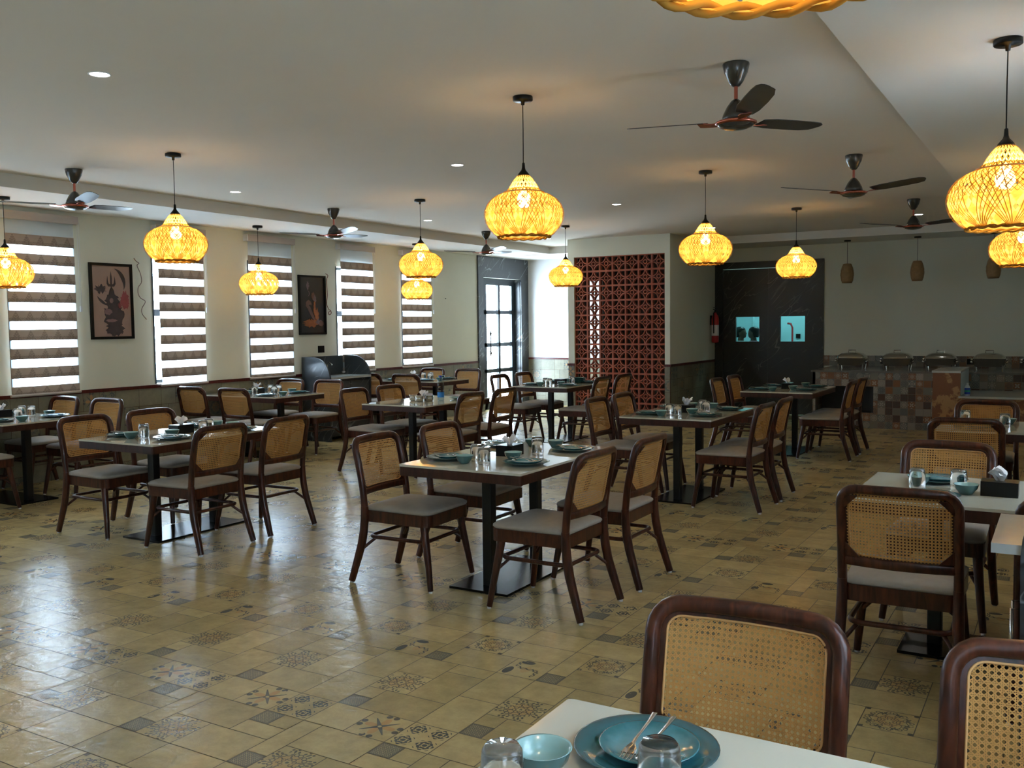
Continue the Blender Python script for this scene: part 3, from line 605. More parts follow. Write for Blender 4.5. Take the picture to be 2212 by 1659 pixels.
# ------------------------------------------------------------------ people behind the kitchen door (heads and shoulders show)
def person(name, loc, rz, hz, shirt, label, bun):
    r = empty(name, loc, label, 'person', None, rz); s = hz/1.66
    def rings(prof, mats, nm, par, seg=20, c=(0, 0)):
        b = MB(); v = []
        for (z, cx, cy, rx, ry) in prof:
            for k in range(seg): a = 2*pi*k/seg; v.append(((cx+rx*cos(a))*s, (cy+ry*sin(a))*s, z*s))
        f = [(i*seg+k, i*seg+(k+1) % seg, (i+1)*seg+(k+1) % seg, (i+1)*seg+k) for i in range(len(prof)-1) for k in range(seg)]
        b.add(v, f, 0, True); b.add(v, [tuple(range(seg)), tuple(range((len(prof)-1)*seg, len(prof)*seg))]); return b.build(nm, mats, par)
    skin = M_skin
    # body: one continuous skinned surface, facing +y
    me = bpy.data.meshes.new('body')
    J = {'pel': (0, 0, .92), 'wa': (0, 0, 1.08), 'ch': (0, .0, 1.26), 'nb': (0, 0, 1.40), 'nk': (0, .02, 1.46), 'hd': (0, .035, 1.535), 'ht': (0, .03, 1.60)}
    V = []; Rr = []; E = []
    def a(p, r_): V.append(tuple(q*s for q in p)); Rr.append(r_*s); return len(V)-1
    pel = a(J['pel'], .14); wa = a(J['wa'], .125); ch = a(J['ch'], .14); nb = a(J['nb'], .07); nk = a(J['nk'], .052); hd = a(J['hd'], .055); ht = a(J['ht'], .060)
    E += [(pel, wa), (wa, ch), (ch, nb), (nb, nk), (nk, hd), (hd, ht)]
    for sx in (1, -1):
        sh = a((sx*.17, 0, 1.36), .052); el = a((sx*.22, .0, 1.08), .040); wr = a((sx*.21, .04, .86), .027); ha = a((sx*.205, .05, .79), .030)
        E += [(ch, sh), (sh, el), (el, wr), (wr, ha)]
        for q in range(4):
            f1 = a((sx*.205, .022+.018*q, .74), .0095); f2 = a((sx*.197, .024+.018*q, .705+.004*abs(q-1.5)), .008); E += [(ha, f1), (f1, f2)]
        t1 = a((sx*.19, .085, .765), .010); E.append((ha, t1))
        hp = a((sx*.09, 0, .84), .085); kn = a((sx*.10, .02, .47), .058); an = a((sx*.10, -.01, .08), .038); to = a((sx*.11, .13, .03), .035)
        E += [(pel, hp), (hp, kn), (kn, an), (an, to)]
    me.from_pydata(V, E, []); o = bpy.data.objects.new('body', me); C.objects.link(o); o.parent = r
    sk = o.modifiers.new('skin', 'SKIN'); sl = me.skin_vertices[0].data if me.skin_vertices else None
    if sl is None:
        bm = bmesh.new(); bm.from_mesh(me); lay = bm.verts.layers.skin.verify()
        for v, q in zip(bm.verts, Rr): v[lay].radius = (q, q)
        bm.verts.ensure_lookup_table(); bm.verts[0][lay].use_root = True; bm.to_mesh(me); bm.free()
    else:
        for v, q in zip(sl, Rr): v.radius = (q, q)
        sl[0].use_root = True
    o.modifiers.new('sub', 'SUBSURF').levels = 2; o.modifiers['sub'].render_levels = 2
    me.materials.append(skin)
    rings([(.80, 0, 0, .165, .13), (1.0, 0, 0, .15, .125), (1.2, 0, 0, .165, .14), (1.32, 0, 0, .20, .135), (1.39, 0, 0, .17, .11), (1.41, 0, .005, .09, .085), (1.42, 0, .01, .07, .07)], shirt, 'shirt', r)
    rings([(.10, 0, 0, .17, .13), (.5, 0, 0, .18, .14), (.84, 0, 0, .17, .135)], M_blk, 'skirt' if bun else 'trousers', r)
    rings([(1.49, 0, -.045, .060, .050), (1.53, 0, -.040, .080, .070), (1.58, 0, -.030, .093, .088), (1.62, 0, -.012, .096, .106), (1.66, 0, -.002, .087, .108), (1.695, 0, -.006, .060, .078), (1.710, 0, -.01, .01, .01)], M_blk, 'hair', r)
    rings([(1.43, 0, .0, .052, .052), (1.47, 0, .012, .056, .062), (1.485, 0, .035, .050, .072), (1.51, 0, .032, .066, .088), (1.545, 0, .024, .078, .100), (1.585, 0, .012, .086, .108), (1.625, 0, .005, .088, .110), (1.66, 0, .0, .078, .100), (1.69, 0, -.004, .052, .070), (1.70, 0, -.005, .01, .01)], skin, 'head', r)
    nose = MB(); nose.tube([(0, .112*s, 1.595*s), (0, .116*s, 1.578*s), (0, .121*s, 1.560*s), (0, .110*s, 1.548*s)], [.008*s, .011*s, .014*s, .011*s], 8); nose.build('nose', skin, r)
    for sx in (1, -1):
        e = MB(); e.lathe([(0, -.008), (.007, -.004), (.009, 0), (.007, .004), (0, .008)], 8, (sx*.036*s, .104*s, 1.592*s)); e.build('eye', M_blk, r)
        e = MB(); e.prism([(.015*cos(k*pi/4)*s, .028*sin(k*pi/4)*s+1.575*s) for k in range(8)], sx*.080*s, sx*.092*s, axis='x'); e.build('ear', skin, r)
    mo = MB(); mo.box(-.02*s, .02*s, .108*s, .1185*s, 1.518*s, 1.524*s); mo.build('mouth', M_trim, r)
    if bun:
        bn = MB(); bn.lathe([(0, -.06), (.04, -.042), (.06, 0), (.04, .042), (0, .06)], 12, (0, -.135*s, 1.63*s)); bn.build('hair_bun', M_blk, r)
M_skin = mat('skin', (.13, .07, .045), .55)
person('person', (-4.965, YB+.70, 0), radians(-84), 1.42, mat('white_shirt', (.7, .75, .75), .8), 'woman with a dark hair bun and white top seen through the left door pane', True)
person('person', (-4.715, YB+.68, 0), radians(80), 1.42, mat('pink_shirt', (.55, .25, .32), .8), 'short-haired person in a pink top seen through the left door pane, right of the two', False)
# ------------------------------------------------------------------ fire extinguisher, plates, wires
r = empty('fire_extinguisher', (BX1+.09, 15.36, 1.20), 'red fire extinguisher hung on the side wall beside the dark doors', 'fire extinguisher')
M_red = mat('extinguisher_red', (.42, .012, .015), .3)
b = MB(); b.lathe([(0, 0), (.055, .005), (.06, .03), (.06, .40), (.05, .45), (.022, .49), (.022, .51)], 18); b.build('cylinder', M_red, r)
b = MB(); b.lathe([(.0605, .12), (.0608, .30)], 18); b.build('paper_label', M_tissue, r)
b = MB(); b.box(-.012, .012, -.012, .012, .50, .55); b.box(-.01, .01, -.09, .03, .555, .57); b.box(-.01, .01, -.08, .03, .59, .60); b.box(-.01, .01, .02, .03, .555, .60); b.build('valve', M_blk, r)
b = MB(); b.tube([(0, -.02, .53), (.0, -.085, .50), (.0, -.09, .38), (.0, -.078, .16)], .01, 8); b.build('hose', M_blk, r)
b = MB(); b.box(-.085, -.05, -.02, .02, .30, .46); b.build('wall_bracket', M_blk, r)
def plate_sw(x0, x1, y0, y1, z0, z1, label, cat='switch plate', nm='switch_plate'):
    b = MB(); b.box(x0, x1, y0, y1, z0, z1); return tag(b.build(nm, M_blk), label, cat)
plate_sw(XL, XL+.012, 9.86, 9.98, 1.19, 1.285, 'square black switch plate above the marble washstand on the window wall')
for xx, wd, lab in ((-3.05, .18, 'black socket plate left of the first chafing dish'), (-2.41, .20, 'black socket plate between the first and second chafing dishes'), (-1.22, .12, 'black socket plate right of the third chafing dish')):
    plate_sw(xx-wd/2, xx+wd/2, YB-.02, YB-.009, .865, .95, lab, 'socket plate', 'socket_plate')
b = MB(); b.box(XL, XL+.01, 12.995, 13.01, 1.99, 2.005); 
tag(b.build('wall_screw', M_blk), 'tiny dark screw in the wall left of the marble doorway', 'screw')
M_wire = mat('bare_cable', (.30, .22, .20), .5); M_wire2 = mat('red_cable', (.20, .03, .02), .5)
def wire(pts, m, label):
    b = MB(); P = []
    q = [Vector(p) for p in pts]
    for i in range(len(q)-1):
        p0, p1, p2, p3 = q[max(i-1, 0)], q[i], q[i+1], q[min(i+2, len(q)-1)]
        for k in range(6):
            t = k/6; P.append(.5*((2*p1)+(-p0+p2)*t+(2*p0-5*p1+4*p2-p3)*t*t+(-p0+3*p1-3*p2+p3)*t**3))
    P.append(q[-1]); b.tube(P, .0045, 6); tag(b.build('loose_cable', m), label, 'cable')
X = XL+.02
wire([(XL, 6.905, 2.345), (X, 6.92, 2.31), (X, 6.955, 2.29), (X, 6.93, 2.26), (X, 6.97, 2.17), (X, 6.98, 2.08), (X, 6.935, 2.02), (X, 6.93, 1.95), (X, 6.96, 1.90), (X, 7.02, 1.86), (X, 6.97, 1.78), (X, 6.975, 1.72), (X, 7.03, 1.66)], M_wire, 'loose grey cable hanging from the wall right of the trident picture')
wire([(XL, 10.05, 2.30), (X, 10.08, 2.27), (X, 10.05, 2.2), (X, 10.06, 2.0), (X, 10.04, 1.88), (X, 10.08, 1.80), (X, 10.12, 1.78), (X, 10.13, 1.74), (X, 10.09, 1.72), (X, 10.08, 1.755), (X, 10.115, 1.77)], M_wire2, 'loose red cable curling below the wall right of the dark seated-figure picture')
# ------------------------------------------------------------------ framed pictures
def picture(y0, y1, z0, z1, label, cols, shapes):
    r = empty('framed_picture', (XL+.004, (y0+y1)/2, (z0+z1)/2), label, 'picture', 'framed pictures on the window wall'); w, h = (y1-y0)/2, (z1-z0)/2; t = .028
    b = MB(); b.box(0, .028, -w, -w+t, -h, h); b.box(0, .028, w-t, w, -h, h); b.box(0, .028, -w+t, w-t, -h, -h+t); b.box(0, .028, -w+t, w-t, h-t, h); b.build('frame', M_blk, r)
    b = MB(); b.box(.002, .012, -w+t, w-t, -h+t, h-t, 0)
    lvl = .0125
    for mi, pts in shapes:
        pp = [(max(-1, min(1, a))*(w-t-.002), max(-1, min(1, c))*(h-t-.002)) for a, c in pts]; b.prism(pp, .012, lvl, mi, axis='x'); lvl += .0004
    b.build('print', cols, r)
def blob(cx, cy, rx, ry, jag, n=36, seed=1):
    q = random.Random(seed); return [(cx+rx*cos(2*pi*k/n)*(1+q.uniform(-jag, jag)), cy+ry*sin(2*pi*k/n)*(1+q.uniform(-jag, jag))) for k in range(n)]
def arc(cx, cy, R0, R1, a0, a1, sy=.6, n=14):
    A = [radians(a0+(a1-a0)*k/n) for k in range(n+1)]
    return [(cx+R0*cos(a), cy+R0*sy*sin(a)) for a in A]+[(cx+(R0+(R1-R0)*sin(pi*k/n))*cos(a), cy+(R0+(R1-R0)*sin(pi*k/n))*sy*sin(a)) for k, a in reversed(list(enumerate(A)))]
cols = [mat('print_paper', (.33, .22, .18), .5, noise=.12, nscale=6), mat('print_ink', (.045, .03, .035), .5, noise=.5, nscale=14), mat('print_red', (.25, .05, .055), .5, noise=.4, nscale=12), mat('print_skin', (.22, .13, .13), .5, noise=.4, nscale=10)]
tri = [(-.03, .20), (-.03, .42), (-.16, .42), (-.24, .50), (-.22, .62), (-.18, .72), (-.17, .60), (-.13, .50), (-.05, .48), (-.05, .66), (0, .86), (.05, .66), (.05, .48), (.13, .50), (.17, .60), (.18, .72), (.22, .62), (.24, .50), (.16, .42), (.03, .42), (.03, .20)]
picture(6.325, 6.855, 1.445, 2.27, 'framed print of a dark figure under a black trident on pinkish paper', cols,
 [(2, blob(.72, .02, .22, .26, .25, seed=4)), (1, arc(.15, .55, .62, .42, -35, 88, .62)), (1, [(x, z) for x, z in tri]), (1, blob(-.55, .35, .28, .10, .5, seed=3)),
  (1, arc(-.1, .2, .66, .52, 190, 262, .5)), (1, [(-.22, .05), (-.1, .32), (0, .42), (.12, .32), (.22, .05)]), (1, blob(.02, .02, .36, .20, .2, seed=9)), (1, blob(.1, -.45, .50, .42, .22, seed=5)), (1, blob(.15, -.78, .45, .22, .25, seed=6)),
  (3, blob(-.02, .02, .10, .07, .2, seed=8)), (3, blob(-.22, -.30, .20, .09, .2, seed=10)), (3, blob(-.05, -.55, .28, .045, .2, seed=11)), (2, blob(.42, -.12, .10, .08, .4, seed=12))])
cols2 = [mat('night_paper', (.012, .010, .013), .45), mat('night_skin', (.13, .065, .055), .5, noise=.5, nscale=12), mat('night_orange', (.28, .085, .025), .5, noise=.6, nscale=18), mat('night_smoke', (.13, .09, .12), .5, noise=.6, nscale=16)]
picture(9.485, 10.02, 1.445, 2.26, 'framed dark print of a seated figure lit orange in profile, black surround', cols2,
 [(3, blob(-.35, .72, .10, .14, .4, seed=2)), (3, arc(-.42, .42, .22, .16, -80, 80, .5)), (1, blob(.08, .34, .14, .13, .25, seed=3)), (3, blob(.22, .22, .12, .14, .4, seed=4)), (1, blob(-.32, .02, .24, .16, .12, seed=5)), (0, blob(-.2, -.1, .12, .12, .1, seed=15)),
  (1, [(-.45, 0), (-.2, -.05), (.15, -.45), (.35, -.6), (.28, -.68), (-.05, -.48), (-.35, -.2)]), (2, blob(.18, -.12, .09, .26, .25, seed=6)), (2, blob(.35, -.35, .18, .22, .3, seed=7)), (2, blob(-.1, -.66, .62, .14, .3, seed=8)), (3, blob(.5, -.62, .25, .10, .5, seed=9)), (1, blob(.7, -.68, .2, .1, .3, seed=10))])
# ------------------------------------------------------------------ marble washstands
def washstand(x, y0, y1, dirn, label, slab_over=.02):
    """dirn +1: stands on the left wall and reaches towards +x"""
    r = empty('marble_washstand', (x, (y0+y1)/2, 0), label, 'washstand', 'marble washstands on the side walls'); hy = (y1-y0)/2; D = .50
    prof = [(0, 0), (D*.98, 0), (D, .84)]+[(D-.30+.30*cos(radians(t)), .84+.30*sin(radians(t))) for t in range(10, 91, 10)]+[(0, 1.14)]
    for s in (-1, 1):
        b = MB(); b.prism([(dirn*p, q) for p, q in prof], s*hy-.012, s*hy+.012, axis='y'); b.build('side_panel', M_marble, r)
    b = MB(); xx = sorted((0, dirn*(D-.03))); b.box(xx[0], xx[1], -hy+.012, hy-.012, .06, .83); b.build('cabinet', M_marble, r)
    for s in (-1, 1):
        b = MB(); q = sorted((dirn*(D-.03), dirn*(D-.012))); b.box(q[0], q[1], min(s*.004, s*(hy-.02)), max(s*.004, s*(hy-.02)), .10, .80); d = b.build('door', M_marble, r)
        h = MB(); h.tube([(dirn*(D-.012), s*.05, .62), (dirn*(D+.03), s*.05, .62), (dirn*(D+.03), s*.05, .48), (dirn*(D-.012), s*.05, .48)], .005, 6); h.build('handle', M_steel, d)
    b = MB(); q = sorted((0, dirn*(D+slab_over))); b.box(q[0], q[1], -hy-.0+.012, hy-.012, .84, .87); b.build('counter_slab', M_countertop, r)
    b = MB(); q = sorted((0, dirn*.02)); b.box(q[0], q[1], -hy, hy, .87, 1.14); b.build('back_panel', M_marble, r)
    b = MB(); b.tube([(dirn*.07, 0, .87), (dirn*.07, 0, 1.02), (dirn*.11, 0, 1.05), (dirn*.16, 0, 1.02)], .01, 8); b.build('tap', M_chrome, r)
washstand(XL+.02, 9.52, 10.36, 1, 'dark veined marble washstand with rounded side panels against the window wall')
washstand(XR-.004, 3.14, 3.66, -1, 'dark veined marble washstand with pale slab at the right edge of the photo', .08)
# ------------------------------------------------------------------ buffet
r = empty('buffet_counter', (0, 0, 0), 'long buffet counter clad in patterned mosaic tiles along the back wall', 'counter')
b = MB(); b.box(-3.21, XR-.004, 14.1, 14.14, .60, .80); b.box(-3.21, XR-.004, 14.1, 14.14, 0, .22); b.box(-2.36, XR-.004, 14.1, 14.14, .22, .60); b.box(-3.21, -3.17, 14.1, YB-.02, 0, .80); b.build('tiled_front', M_mosaic, r)
b = MB(); b.box(-3.17, -2.36, 14.55, 14.6, 0, .60); b.box(-2.4, -2.36, 14.14, 14.6, .22, .6); b.box(-3.17, -2.36, 14.14, 14.6, .2, .22); b.box(-3.17, -2.4, 14.14, 14.6, .60, .62); b.build('recess', mat('recess_black', (.012, .012, .014), .5), r)
b = MB(); b.box(-3.23, XR-.004, 14.07, YB-.016, .80, .825); b.build('counter_slab', mat('dark_counter', (.17, .16, .14), .2, noise=.1), r)
b = MB(); b.box(-3.38, XR-.004, YB-.014, YB-.002, .825, .99); b.build('tiled_splashback', M_mosaic, r)
def chafer():
    r = empty('chafing_dish', (0, 0, 0), '', 'chafing dish')
    def rr_(w, d, rad): 
        pts = []
        for cx, cy, a0 in ((w-rad, d-rad, 0), (-w+rad, d-rad, 90), (-w+rad, -d+rad, 180), (w-rad, -d+rad, 270)):
            for k in range(6): a = radians(a0+18*k); pts.append((cx+rad*cos(a), cy+rad*sin(a)))
        return pts
    def loft(levels, mats, nm, par):
        b = MB(); n = 24; v = []
        for w, d, rad, z in levels: v += [(x, y, z) for x, y in rr_(w, d, rad)]
        f = [(i*n+k, i*n+(k+1) % n, (i+1)*n+(k+1) % n, (i+1)*n+k) for i in range(len(levels)-1) for k in range(n)]; b.add(v, f, 0, True); b.add(v, [tuple(range(n)), tuple(range((len(levels)-1)*n, len(levels)*n))]); return b.build(nm, mats, par)
    loft([(.17, .13, .05, .06), (.19, .15, .06, .09), (.195, .155, .06, .165), (.20, .16, .06, .17)], M_chrome, 'pan', r)
    loft([(.20, .16, .06, .172), (.192, .152, .06, .20), (.15, .12, .06, .235), (.09, .08, .05, .25), (.02, .02, .015, .255)], M_chrome, 'lid', r)
    b = MB(); b.tube([(-.05, 0, .25), (-.05, 0, .285), (.05, 0, .285), (.05, 0, .25)], .007, 6); b.build('lid_handle', M_chrome, r)
    for sx in (1, -1):
        for sy in (1, -1):
            b = MB(); b.tube([(sx*.165, sy*.12, 0), (sx*.175, sy*.13, .08)], [.012, .016], 8); b.build('leg', M_chrome, r)
        b = MB(); b.lathe([(0, -.02), (.018, -.012), (.024, 0), (.018, .012), (0, .02)], 10, (sx*.215, -.08, .125)); b.lathe([(0, -.02), (.018, -.012), (.024, 0), (.018, .012), (0, .02)], 10, (sx*.21, -.08, .16)); b.build('hinge_knob', M_chrome, r)
    return r
cf = chafer()
for i, xx in enumerate((-2.73, -2.10, -1.53, -.91, -.30)):
    place(cf, USED, (xx, 14.5, .825), 0, 'polished steel chafing dish on the buffet, '+['the leftmost', 'second from the left', 'third, behind the plywood box', 'fourth, right of the plywood box', 'cut by the right edge of the photo'][i], 'steel chafing dishes on the buffet', 'chafing dish')
# plywood box and low counter before the buffet
r = empty('service_counter', (-1.29, 13.5, 0), 'unfinished plywood service counter with raised box end and pale stone tops', 'counter')
b = MB(); b.box(-.16, .16, -.60, -.57, 0, .875); b.box(.16, 1.685, -.58, -.56, 0, .56); b.box(-.16, -.14, -.57, .57, 0, .875); b.build('plywood_front', M_ply, r)
b = MB(); b.box(-.17, .165, -.61, .57, .875, .90); b.box(.14, 1.685, -.61, .57, .56, .585); b.build('stone_top', M_countertop, r)
b = MB(); b.box(.14, .16, -.57, .57, 0, .875); b.build('white_side', M_paperwhite, r)
b = MB(); b.lathe([(0, 0), (.03, 0), (.033, .02), (.033, .10), (.02, .13), (.012, .135), (.012, .16), (0, .16)], 14)
r = empty('small_bottle', (-1.06, 13.02, .585), 'small blue and white bottle standing beside the plywood box', 'bottle'); b.build('body', mat('bottle_white', (.7, .75, .8), .3), r)
b = MB(); b.lathe([(.0335, .02), (.0335, .10)], 14); bb = b.build('wrap', mat('blue_wrap', (.02, .08, .5), .3), r); b = MB(); b.lathe([(.0338, .05), (.0338, .07)], 14); b.build('green_band', mat('green_band', (.02, .4, .25), .3), r)
# ------------------------------------------------------------------ chair
def chair():
    r = empty('cane_chair', (0, 0, 0), '', 'chair')      # faces +y
    def post(z):      # y of the back line
        K = [(0, -.300), (.12, -.262), (.25, -.222), (.36, -.203), (.46, -.200), (.60, -.215), (.72, -.238), (.88, -.278)]
        for (a, ya), (c, yc) in zip(K, K[1:]):
            if z <= c: t = (z-a)/(c-a); t2 = t; return ya+(yc-ya)*t2
        return K[-1][1]
    curve = lambda x: -.030*(1-min(1, (x/.22))**2) if x >= 0 else -.030*(1-min(1, (-x/.22))**2)
    fr = rsec(.018, .015, .4)
    # rear legs
    for s in (-1, 1):
        b = MB(); zs = [.012, .08, .16, .24, .32, .40, .47]
        b.tube([(s*(.222+.018*max(0, 1-z/.4)**1.5), post(z), z) for z in zs], [.92, .98, 1.06, 1.12, 1.14, 1.1, 1.02], sec=rsec(.0195, .0225, .45), up=(0, 1, 0)); lg = b.build('leg', M_maroon, r)
        g = MB(); g.lathe([(0, 0), (.012, 0), (.012, .013)], 10, (s*.239, post(0)+.003, 0)); g.build('glide', M_glide, lg)
        b = MB(); b.tube([(s*.235, .270, .012), (s*.222, .252, .13), (s*.205, .222, .30), (s*.197, .205, .40)], [.80, .94, 1.12, 1.22], sec=rsec(.0205, .0205, .5), up=(0, 1, 0)); lg = b.build('leg', M_maroon, r)
        g = MB(); g.lathe([(0, 0), (.011, 0), (.011, .013)], 10, (s*.2355, .271, 0)); g.build('glide', M_glide, lg)
    # back frame: posts and arched top rail
    b = MB(); P = []; rc = .062; zt = .862; xo = .222
    for z in (.455, .52, .58, .66, .74, zt-rc): P.append((-xo, post(z), z))
    for k in range(1, 6): a = radians(180-90*k/5); P.append((-xo+rc+rc*cos(a), post(zt-rc+rc*sin(a)), zt-rc+rc*sin(a)))
    P = P+[(x, post(zt), zt) for x in (-.09, 0, .09)]+[(-x, y, z) for x, y, z in reversed(P)]
    P = [(x, y+curve(x)*.8, z+.004*(1-(x/.22)**2)) for x, y, z in P]
    b.tube(P, 1.0, sec=rsec(.0195, .0205, .45), up=(0, -1, .15)); b.build('back_frame', M_maroon, r)
    # lower back rail and corner blocks
    b = MB(); b.tube([(x, post(.553)+curve(x), .553) for x in (-.21, -.14, -.07, 0, .07, .14, .21)], 1.0, sec=rsec(.013, .021, .4), up=(0, 0, 1))
    for s in (-1, 1):
        for (zc, sz) in ((.574, 1), (.838, -1)):
            pts = [(s*.208, zc), (s*.150, zc), (s*.208, zc+sz*.058)]
            v = [(x, post(z)+curve(x)+d, z) for d in (-.013, -.003) for x, z in pts]
            b.add(v, [(0, 1, 2), (3, 4, 5), (0, 1, 4, 3), (1, 2, 5, 4), (2, 0, 3, 5)])
    b.build('back_rail', M_maroon, r)
    # woven cane: pairs of strands each way plus both diagonals
    p = .0132; cx0, cx1, cz0, cz1, rad = -.200, .200, .568, .846, .045
    def inside(x, z):
        if not (cx0 <= x <= cx1 and cz0 <= z <= cz1): return False
        qx = max(cx0+rad-x, x-(cx1-rad), 0); qz = max(cz0+rad-z, z-(cz1-rad), 0); return qx*qx+qz*qz <= rad*rad
    b = MB()
    def surf(x, z, off): return (x, post(z)+curve(x)+off, z)
    def ribbon(x0, z0, dx, dz, Lh, w, off, nseg):
        ts = [t*Lh/160 for t in range(-160, 161)]; ok = [t for t in ts if inside(x0+dx*t, z0+dz*t)]
        if len(ok) < 4: return
        a, c = ok[0], ok[-1]; n = max(1, int(round((c-a)/Lh*nseg))); v = []
        for k in range(n+1):
            t = a+(c-a)*k/n; x, z = x0+dx*t, z0+dz*t
            v += [surf(x-dz*w/2, z+dx*w/2, off), surf(x+dz*w/2, z-dx*w/2, off)]
        b.add(v, [(2*k, 2*k+1, 2*k+3, 2*k+2) for k in range(n)])
    zc = (cz0+cz1)/2
    for i in range(-11, 12):
        for d in (-.13, .13): ribbon(0, zc+(i+.5+d)*p, 1, 0, .21, .0020, .0004, 6)
    for i in range(-16, 17):
        for d in (-.13, .13): ribbon((i+.5+d)*p, zc, 0, 1, .15, .0020, 0, 4)
    q = 2**-.5
    for i in range(-28, 28):
        ribbon((i+.5)*p/2, zc-(i+.5)*p/2, q, q, .25, .0024, .0008, 6); ribbon((i+.5)*p/2, zc+(i+.5)*p/2, q, -q, .25, .0024, -.0004, 6)
    b.build('cane_panel', M_cane, r)
    b = MB(); R = []
    for cx, cz, a0 in ((cx1-rad, cz1-rad, 0), (cx0+rad, cz1-rad, 90), (cx0+rad, cz0+rad, 180), (cx1-rad, cz0+rad, 270)):
        for k in range(7):
            a = radians(a0+15*k); R.append((cx+(rad-.012)*cos(a), cz+(rad-.012)*sin(a)))
    R2 = []
    for i in range(len(R)):
        a, c = R[i], R[(i+1) % len(R)]; R2.append(a)
        if abs(a[0]-c[0]) > .1:
            for t in (.25, .5, .75): R2.append((a[0]+(c[0]-a[0])*t, a[1]))
    b.tube([surf(x, z, .004) for x, z in R2], .0032, 6, closed=True); b.build('cane_rim', M_canerim, r)
    # inner wooden lip in front between frame and cane
    b = MB(); v = []
    def grow(x, z, g): 
        return surf(max(-.208, min(.208, x*(1+g))), zc+(z-zc)*(1+g*1.25), .003 if g else .005)
    n = len(R2)
    for x, z in R2: v += [grow(x, z, 0), grow(x, z, .085)]
    b.add(v, [(2*k, 2*k+1, (2*k+3) % (2*n), (2*k+2) % (2*n)) for k in range(n)], 0, True); b.build('back_lip', M_maroon, r)
    # seat frame
    def outline(g=0, rf=.05, rb=.03):
        W1, W0, Y1, Y0 = .232+g, .215+g, .262+g, -.205-g; pts = []
        for cx, cy, a0, rd in ((W1-rf, Y1-rf, 0, rf), (-W1+rf, Y1-rf, 90, rf), (-W0+rb, Y0+rb, 180, rb), (W0-rb, Y0+rb, 270, rb)):
            for k in range(7): a = radians(a0+15*k); pts.append((cx+rd*cos(a), cy+rd*sin(a)))
        return pts
    b = MB(); b.prism(outline(), .378, .447); b.build('seat_frame', M_maroon, r)
    b = MB(); n = 28; v = []; lv = [(-.006, .447), (.002, .456), (.001, .466), (-.012, .476), (-.045, .486), (-.10, .493)]
    for g, z in lv: v += [(x, y, z) for x, y in outline(g, .05 if g > -.04 else .03, .03)]
    f = [(i*n+k, i*n+(k+1) % n, (i+1)*n+(k+1) % n, (i+1)*n+k) for i in range(len(lv)-1) for k in range(n)]
    c = len(v); v.append((0, .03, .497)); f += [((len(lv)-1)*n+k, (len(lv)-1)*n+(k+1) % n, c) for k in range(n)]; b.add(v, f, 0, True); b.build('seat', M_seat, r)
    # stretcher ring and brackets
    b = MB(); P = []; rd = .055; W_, Y1, Y0, z = .198, .215, -.195, .285
    for cx, cy, a0 in ((W_-rd, Y1-rd, 0), (-W_+rd, Y1-rd, 90), (-W_+rd, Y0+rd, 180), (W_-rd, Y0+rd, 270)):
        for k in range(6): a = radians(a0+18*k); P.append((cx+rd*cos(a), cy+rd*sin(a), z))
    b.tube(P, 1, sec=rsec(.012, .0115, .5), closed=True)
    for s in (-1, 1):
        b.tube([(s*.212, -.222, .215), (s*.165, -.165, .272)], .010, 6); b.tube([(s*.208, .228, .22), (s*.165, .18, .272)], .009, 6)
    b.build('stretcher_ring', M_maroon, r)
    return r
CH = chair()
# ------------------------------------------------------------------ table
def table():
    r = empty('dining_table', (0, 0, 0), '', 'table')     # long along y
    b = MB(); b.bevbox(-.41, .41, -.61, .61, .737, .75, .012); b.build('table_top', M_top, r)
    b = MB(); b.bevbox(-.408, .408, -.608, .608, .684, .737, .012); b.build('wooden_edge', M_apron, r)
    for s in (-1, 1):
        b = MB(); b.bevbox(-.032, .032, s*.28-.032, s*.28+.032, .014, .684, .008); b.build('column', M_black, r)
    b = MB(); b.bevbox(-.20, .20, -.42, .42, 0, .014, .004); b.build('base_plate', M_blackplate, r)
    return r
TB = table()
# ------------------------------------------------------------------ tableware prototypes
def proto(name, parts, cat):
    r = empty(name, (0, 0, -5), '', cat)
    for nm, prof, m, seg in parts:
        b = MB(); b.lathe(prof, seg); b.build(nm, m, r)
    return r
def mono(name, mb, m, cat): o = mb.build(name, m); o['category'] = cat; return o
b = MB(); b.lathe([(0, .003), (.07, .003), (.085, .006), (.115, .014), (.133, .021), (.135, .023), (.132, .024), (.112, .018), (.085, .011), (.07, .009), (0, .009)], 40); PLATE = mono('dinner_plate', b, M_glaze, 'plate')
b = MB(); b.lathe([(0, .002), (.055, .002), (.075, .010), (.092, .018), (.093, .020), (.090, .0205), (.072, .013), (.054, .007), (0, .007)], 36); SIDE = mono('side_plate', b, M_glaze, 'plate')
BOWL = proto('small_bowl', [('outer', [(0, .002), (.028, 0), (.032, .006), (.048, .028), (.053, .046)], M_teal, 28), ('inner', [(.053, .046), (.0545, .047), (.050, .046), (.044, .026), (.028, .010), (0, .008)], M_tealin, 28)], 'bowl')
b = MB(); b.lathe([(.0345, 0), (.036, .002), (.037, .02), (.037, .06), (.0345, .088), (.029, .096), (0, .096)], 20); b.lathe([(.0345, 0), (.0330, .002), (.0335, .02), (.0335, .06), (.031, .082), (.026, .087), (0, .087)], 20); GLASS = mono('tumbler', b, M_tumbler, 'glass')
